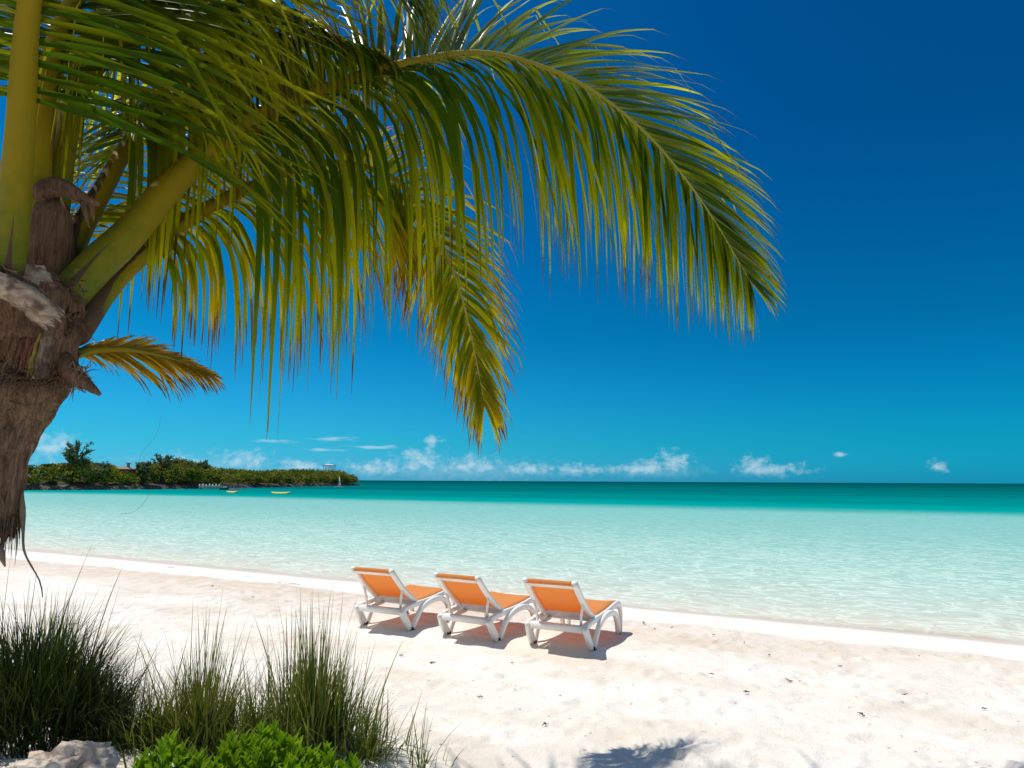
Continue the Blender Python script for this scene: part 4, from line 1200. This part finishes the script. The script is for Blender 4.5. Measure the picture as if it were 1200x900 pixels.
grass_clump(365, 874, 0.42, 0.32, 1300, 0.74, 'grass', 'tall upright grass clump behind the bright green shrub', 33, 0.24, 0.18, (0.03, 0.38), 0.011)
grass_clump(298, 878, 0.34, 0.3, 420, 0.50, 'grass', 'short mixed green and straw grass filling the gap between the two tall clumps', 38, 0.12, 0.5, (0.1, 0.7), 0.009)
grass_clump(180, 882, 0.30, 0.3, 420, 0.52, 'grass', 'leaning wispy grass at the right foot of the dark left clump', 39, 0.15, 0.4, (0.15, 0.8), 0.008)
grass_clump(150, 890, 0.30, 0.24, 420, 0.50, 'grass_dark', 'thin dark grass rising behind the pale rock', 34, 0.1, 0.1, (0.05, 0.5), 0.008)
grass_clump(492, 893, 0.18, 0.14, 40, 0.44, 'grass', 'sparse wispy grass tuft on open sand right of the shrub', 35, 0.25, 0.25, (0.1, 0.6), 0.008)
grass_clump(430, 886, 0.20, 0.18, 260, 0.42, 'grass', 'low tangled grass at the right foot of the tall clump', 36, 0.1, 0.7, (0.2, 0.9), 0.008)
grass_clump(60, 770, 0.40, 0.4, 220, 0.60, 'grass', 'loose tall grass stalks rising behind the top of the dark left clump', 37, 0.3, 0.1, (0.03, 0.35), 0.007)

def shrub():
    r_ = random.Random(51)
    base_ = at(272, 960, 1.85); base_.z = sand_z(base_.x, base_.y)
    SH_TOP = at(272, 893, 1.85).z - base_.z
    t = thing('shrub', base_, 'bright green leafy beach shrub at the bottom edge of the picture', 'shrub')
    lm = MB(); sm = MB()
    for k in range(620):
        # dome outline measured from the photograph's hedge
        x = base_.x + r_.uniform(-0.36, 0.36); y = base_.y + r_.uniform(-0.30, 0.22)
        q = ((x - base_.x) / 0.36) ** 2 + ((y - base_.y) / 0.30) ** 2
        if q > 1: continue
        top = base_.z + (SH_TOP * (1 - 0.16 * q ** 2)) + 0.030 * math.sin(x * 23 + y * 15) + r_.uniform(-.07, .012) - (0.25 * r_.random() if k % 3 == 0 else 0)
        tip_ = Vector((x, y, top))
        if k % 4 == 0: sm.tube([Vector((x * 0.8 + base_.x * 0.2, y * 0.8 + base_.y * 0.2, base_.z - 0.03)), Vector((x, y, (top + base_.z) / 2)), tip_], [0.010, 0.006, 0.002], 5)
        ran = r_.random()
        for j in range(9):
            a = j * 2.4 + r_.uniform(-.3, .3); up_ = 0.45 + 2.0 * (j / 8)
            D = Vector((math.cos(a), math.sin(a), up_)).normalized()
            Wd = D.cross(Vector((0, 0, 1))).normalized(); nn = Wd.cross(D)
            L = r_.uniform(0.036, 0.060); b = tip_ - Vector((0, 0, 0.04 * (1 - j / 8)))
            vs = []; cs = []
            for q_ in range(6):
                s = q_ / 5; ww = 0.0085 * math.sin(math.pi * (0.12 + 0.88 * s) ** 1.4) + 0.0006
                c_ = b + D * (L * s) + nn * (0.008 * math.sin(s * 2.4))
                vs += [c_ - Wd * ww + nn * 0.2 * ww, c_, c_ + Wd * ww + nn * 0.2 * ww]; cs += [(s * 0.6, min(1, 0.3 + 0.5 * ran + r_.uniform(-.2, .2)), 0.0)] * 3
            lm.add(vs, [(3 * q_ + e, 3 * q_ + e + 1, 3 * q_ + e + 4, 3 * q_ + e + 3) for q_ in range(5) for e in (0, 1)], cs)
    sm.build('stems', M['bark'], t)
    lm.build('leaves', M['shrub'], t)
shrub()

def coral_mat():
    m, k, out = new_mat('coral limestone')
    p = objc(k)
    n = k.noise(p, 9.0, 6, 0.7); v = k.n('ShaderNodeTexVoronoi'); v.inputs['Scale'].default_value = 22.0; k.put(p, v.inputs['Vector'])
    c = k.mix(k.ss(n, 0.35, 0.65), (0.50, 0.40, 0.31), (0.80, 0.71, 0.60))
    principled(k, out, c, 0.95, 0.1, k.bump(k.m('ADD', n, k.m('MULTIPLY', v.outputs[0], 0.6)), 0.9, 0.03))
    return m
M['coral'] = coral_mat()
def rock(px, py, d, sx, sy, sz, label, seed, group=None):
    import bmesh
    from mathutils import noise as mn
    c = at(px, py, d); c.z = min(c.z, sand_z(c.x, c.y) + sz * 0.55)
    bm = bmesh.new(); bmesh.ops.create_icosphere(bm, subdivisions=5, radius=1.0)
    for v in bm.verts:
        n = v.co.normalized()
        k = 1 + 0.42 * mn.fractal(n * 1.8 + Vector((seed, 0, 0)), 0.9, 2.1, 5) + 0.14 * mn.fractal(n * 7 + Vector((0, seed, 0)), 0.8, 2.0, 4)
        v.co = Vector((n.x * sx * k, n.y * sy * k, n.z * sz * k))
    me = bpy.data.meshes.new('rock'); bm.to_mesh(me); bm.free()
    me.polygons.foreach_set('use_smooth', [True] * len(me.polygons)); me.materials.append(M['coral'])
    o = bpy.data.objects.new('rock', me); C.objects.link(o); o.location = c
    return props(o, label, 'rock', group)
rock(68, 922, 3.75, 0.30, 0.22, 0.17, 'pale pitted coral rock at the bottom left corner', 3.0)
# ------------------------------------------------------------------ litter on the sand
def bit(px, py, L, rz, seed, kind):
    r_ = random.Random(seed)
    p = on_plane(px, py, 0.0); p.z = sand_z(p.x, p.y); 
    p = on_plane(px, py, p.z); p.z = sand_z(p.x, p.y)
    mb = MB()
    pts = [p + Vector((math.cos(rz) * L * (k / 5 - 0.5), math.sin(rz) * L * (k / 5 - 0.5), 0.006 + r_.uniform(0, 0.012))) + Vector((r_.uniform(-1, 1), r_.uniform(-1, 1), 0)) * L * 0.07 for k in range(6)]
    mb.tube(pts, [0.002, 0.004, 0.0045, 0.004, 0.003, 0.0015], 6)
    if r_.random() < 0.2:
        q = pts[2]; mb.tube([q, q + Vector((r_.uniform(-.04, .04), r_.uniform(-.04, .04), 0.012)), q + Vector((r_.uniform(-.07, .07), r_.uniform(-.07, .07), 0.008))], [0.004, 0.004, 0.002], 5)
    lab = {'twig': 'short brown twig or weed stalk lying on the dry white sand', 'weed': 'dark strand of dried seaweed on the tide line by the water'}[kind]
    grp = {'twig': 'twigs scattered over the dry sand', 'weed': 'dried seaweed along the tide line'}[kind]
    return props(mb.build({'twig': 'twig', 'weed': 'seaweed'}[kind], M['debris'], None), lab, {'twig': 'twig', 'weed': 'seaweed'}[kind], grp)
M['debris'] = plain('dry weed', (0.10, 0.06, 0.038), 0.95, 0.1, 0.3, 20)
r_ = random.Random(77)
for px, py in [(752, 733), (770, 738), (790, 735), (840, 742), (872, 752), (905, 768), (1080, 772), (1095, 768), (830, 790), (930, 800), (1010, 842), (1060, 815), (560, 815), (600, 780), (505, 780), (470, 770),
               (380, 745), (300, 700), (250, 690), (1150, 830), (985, 780), (880, 815), (640, 850)]:
    bit(px + r_.uniform(-4, 4), py + r_.uniform(-3, 3), r_.uniform(0.03, 0.06), r_.uniform(0, 3.1), int(px), 'twig')
for px, py in [(120, 652), (165, 657), (190, 661), (200, 662), (213, 663), (262, 669), (290, 673), (330, 680), (345, 682)]:
    bit(px + r_.uniform(-3, 3), py + r_.uniform(-1, 1), r_.uniform(0.15, 0.35), r_.uniform(-0.6, 0.1), int(px) + 5, 'weed')
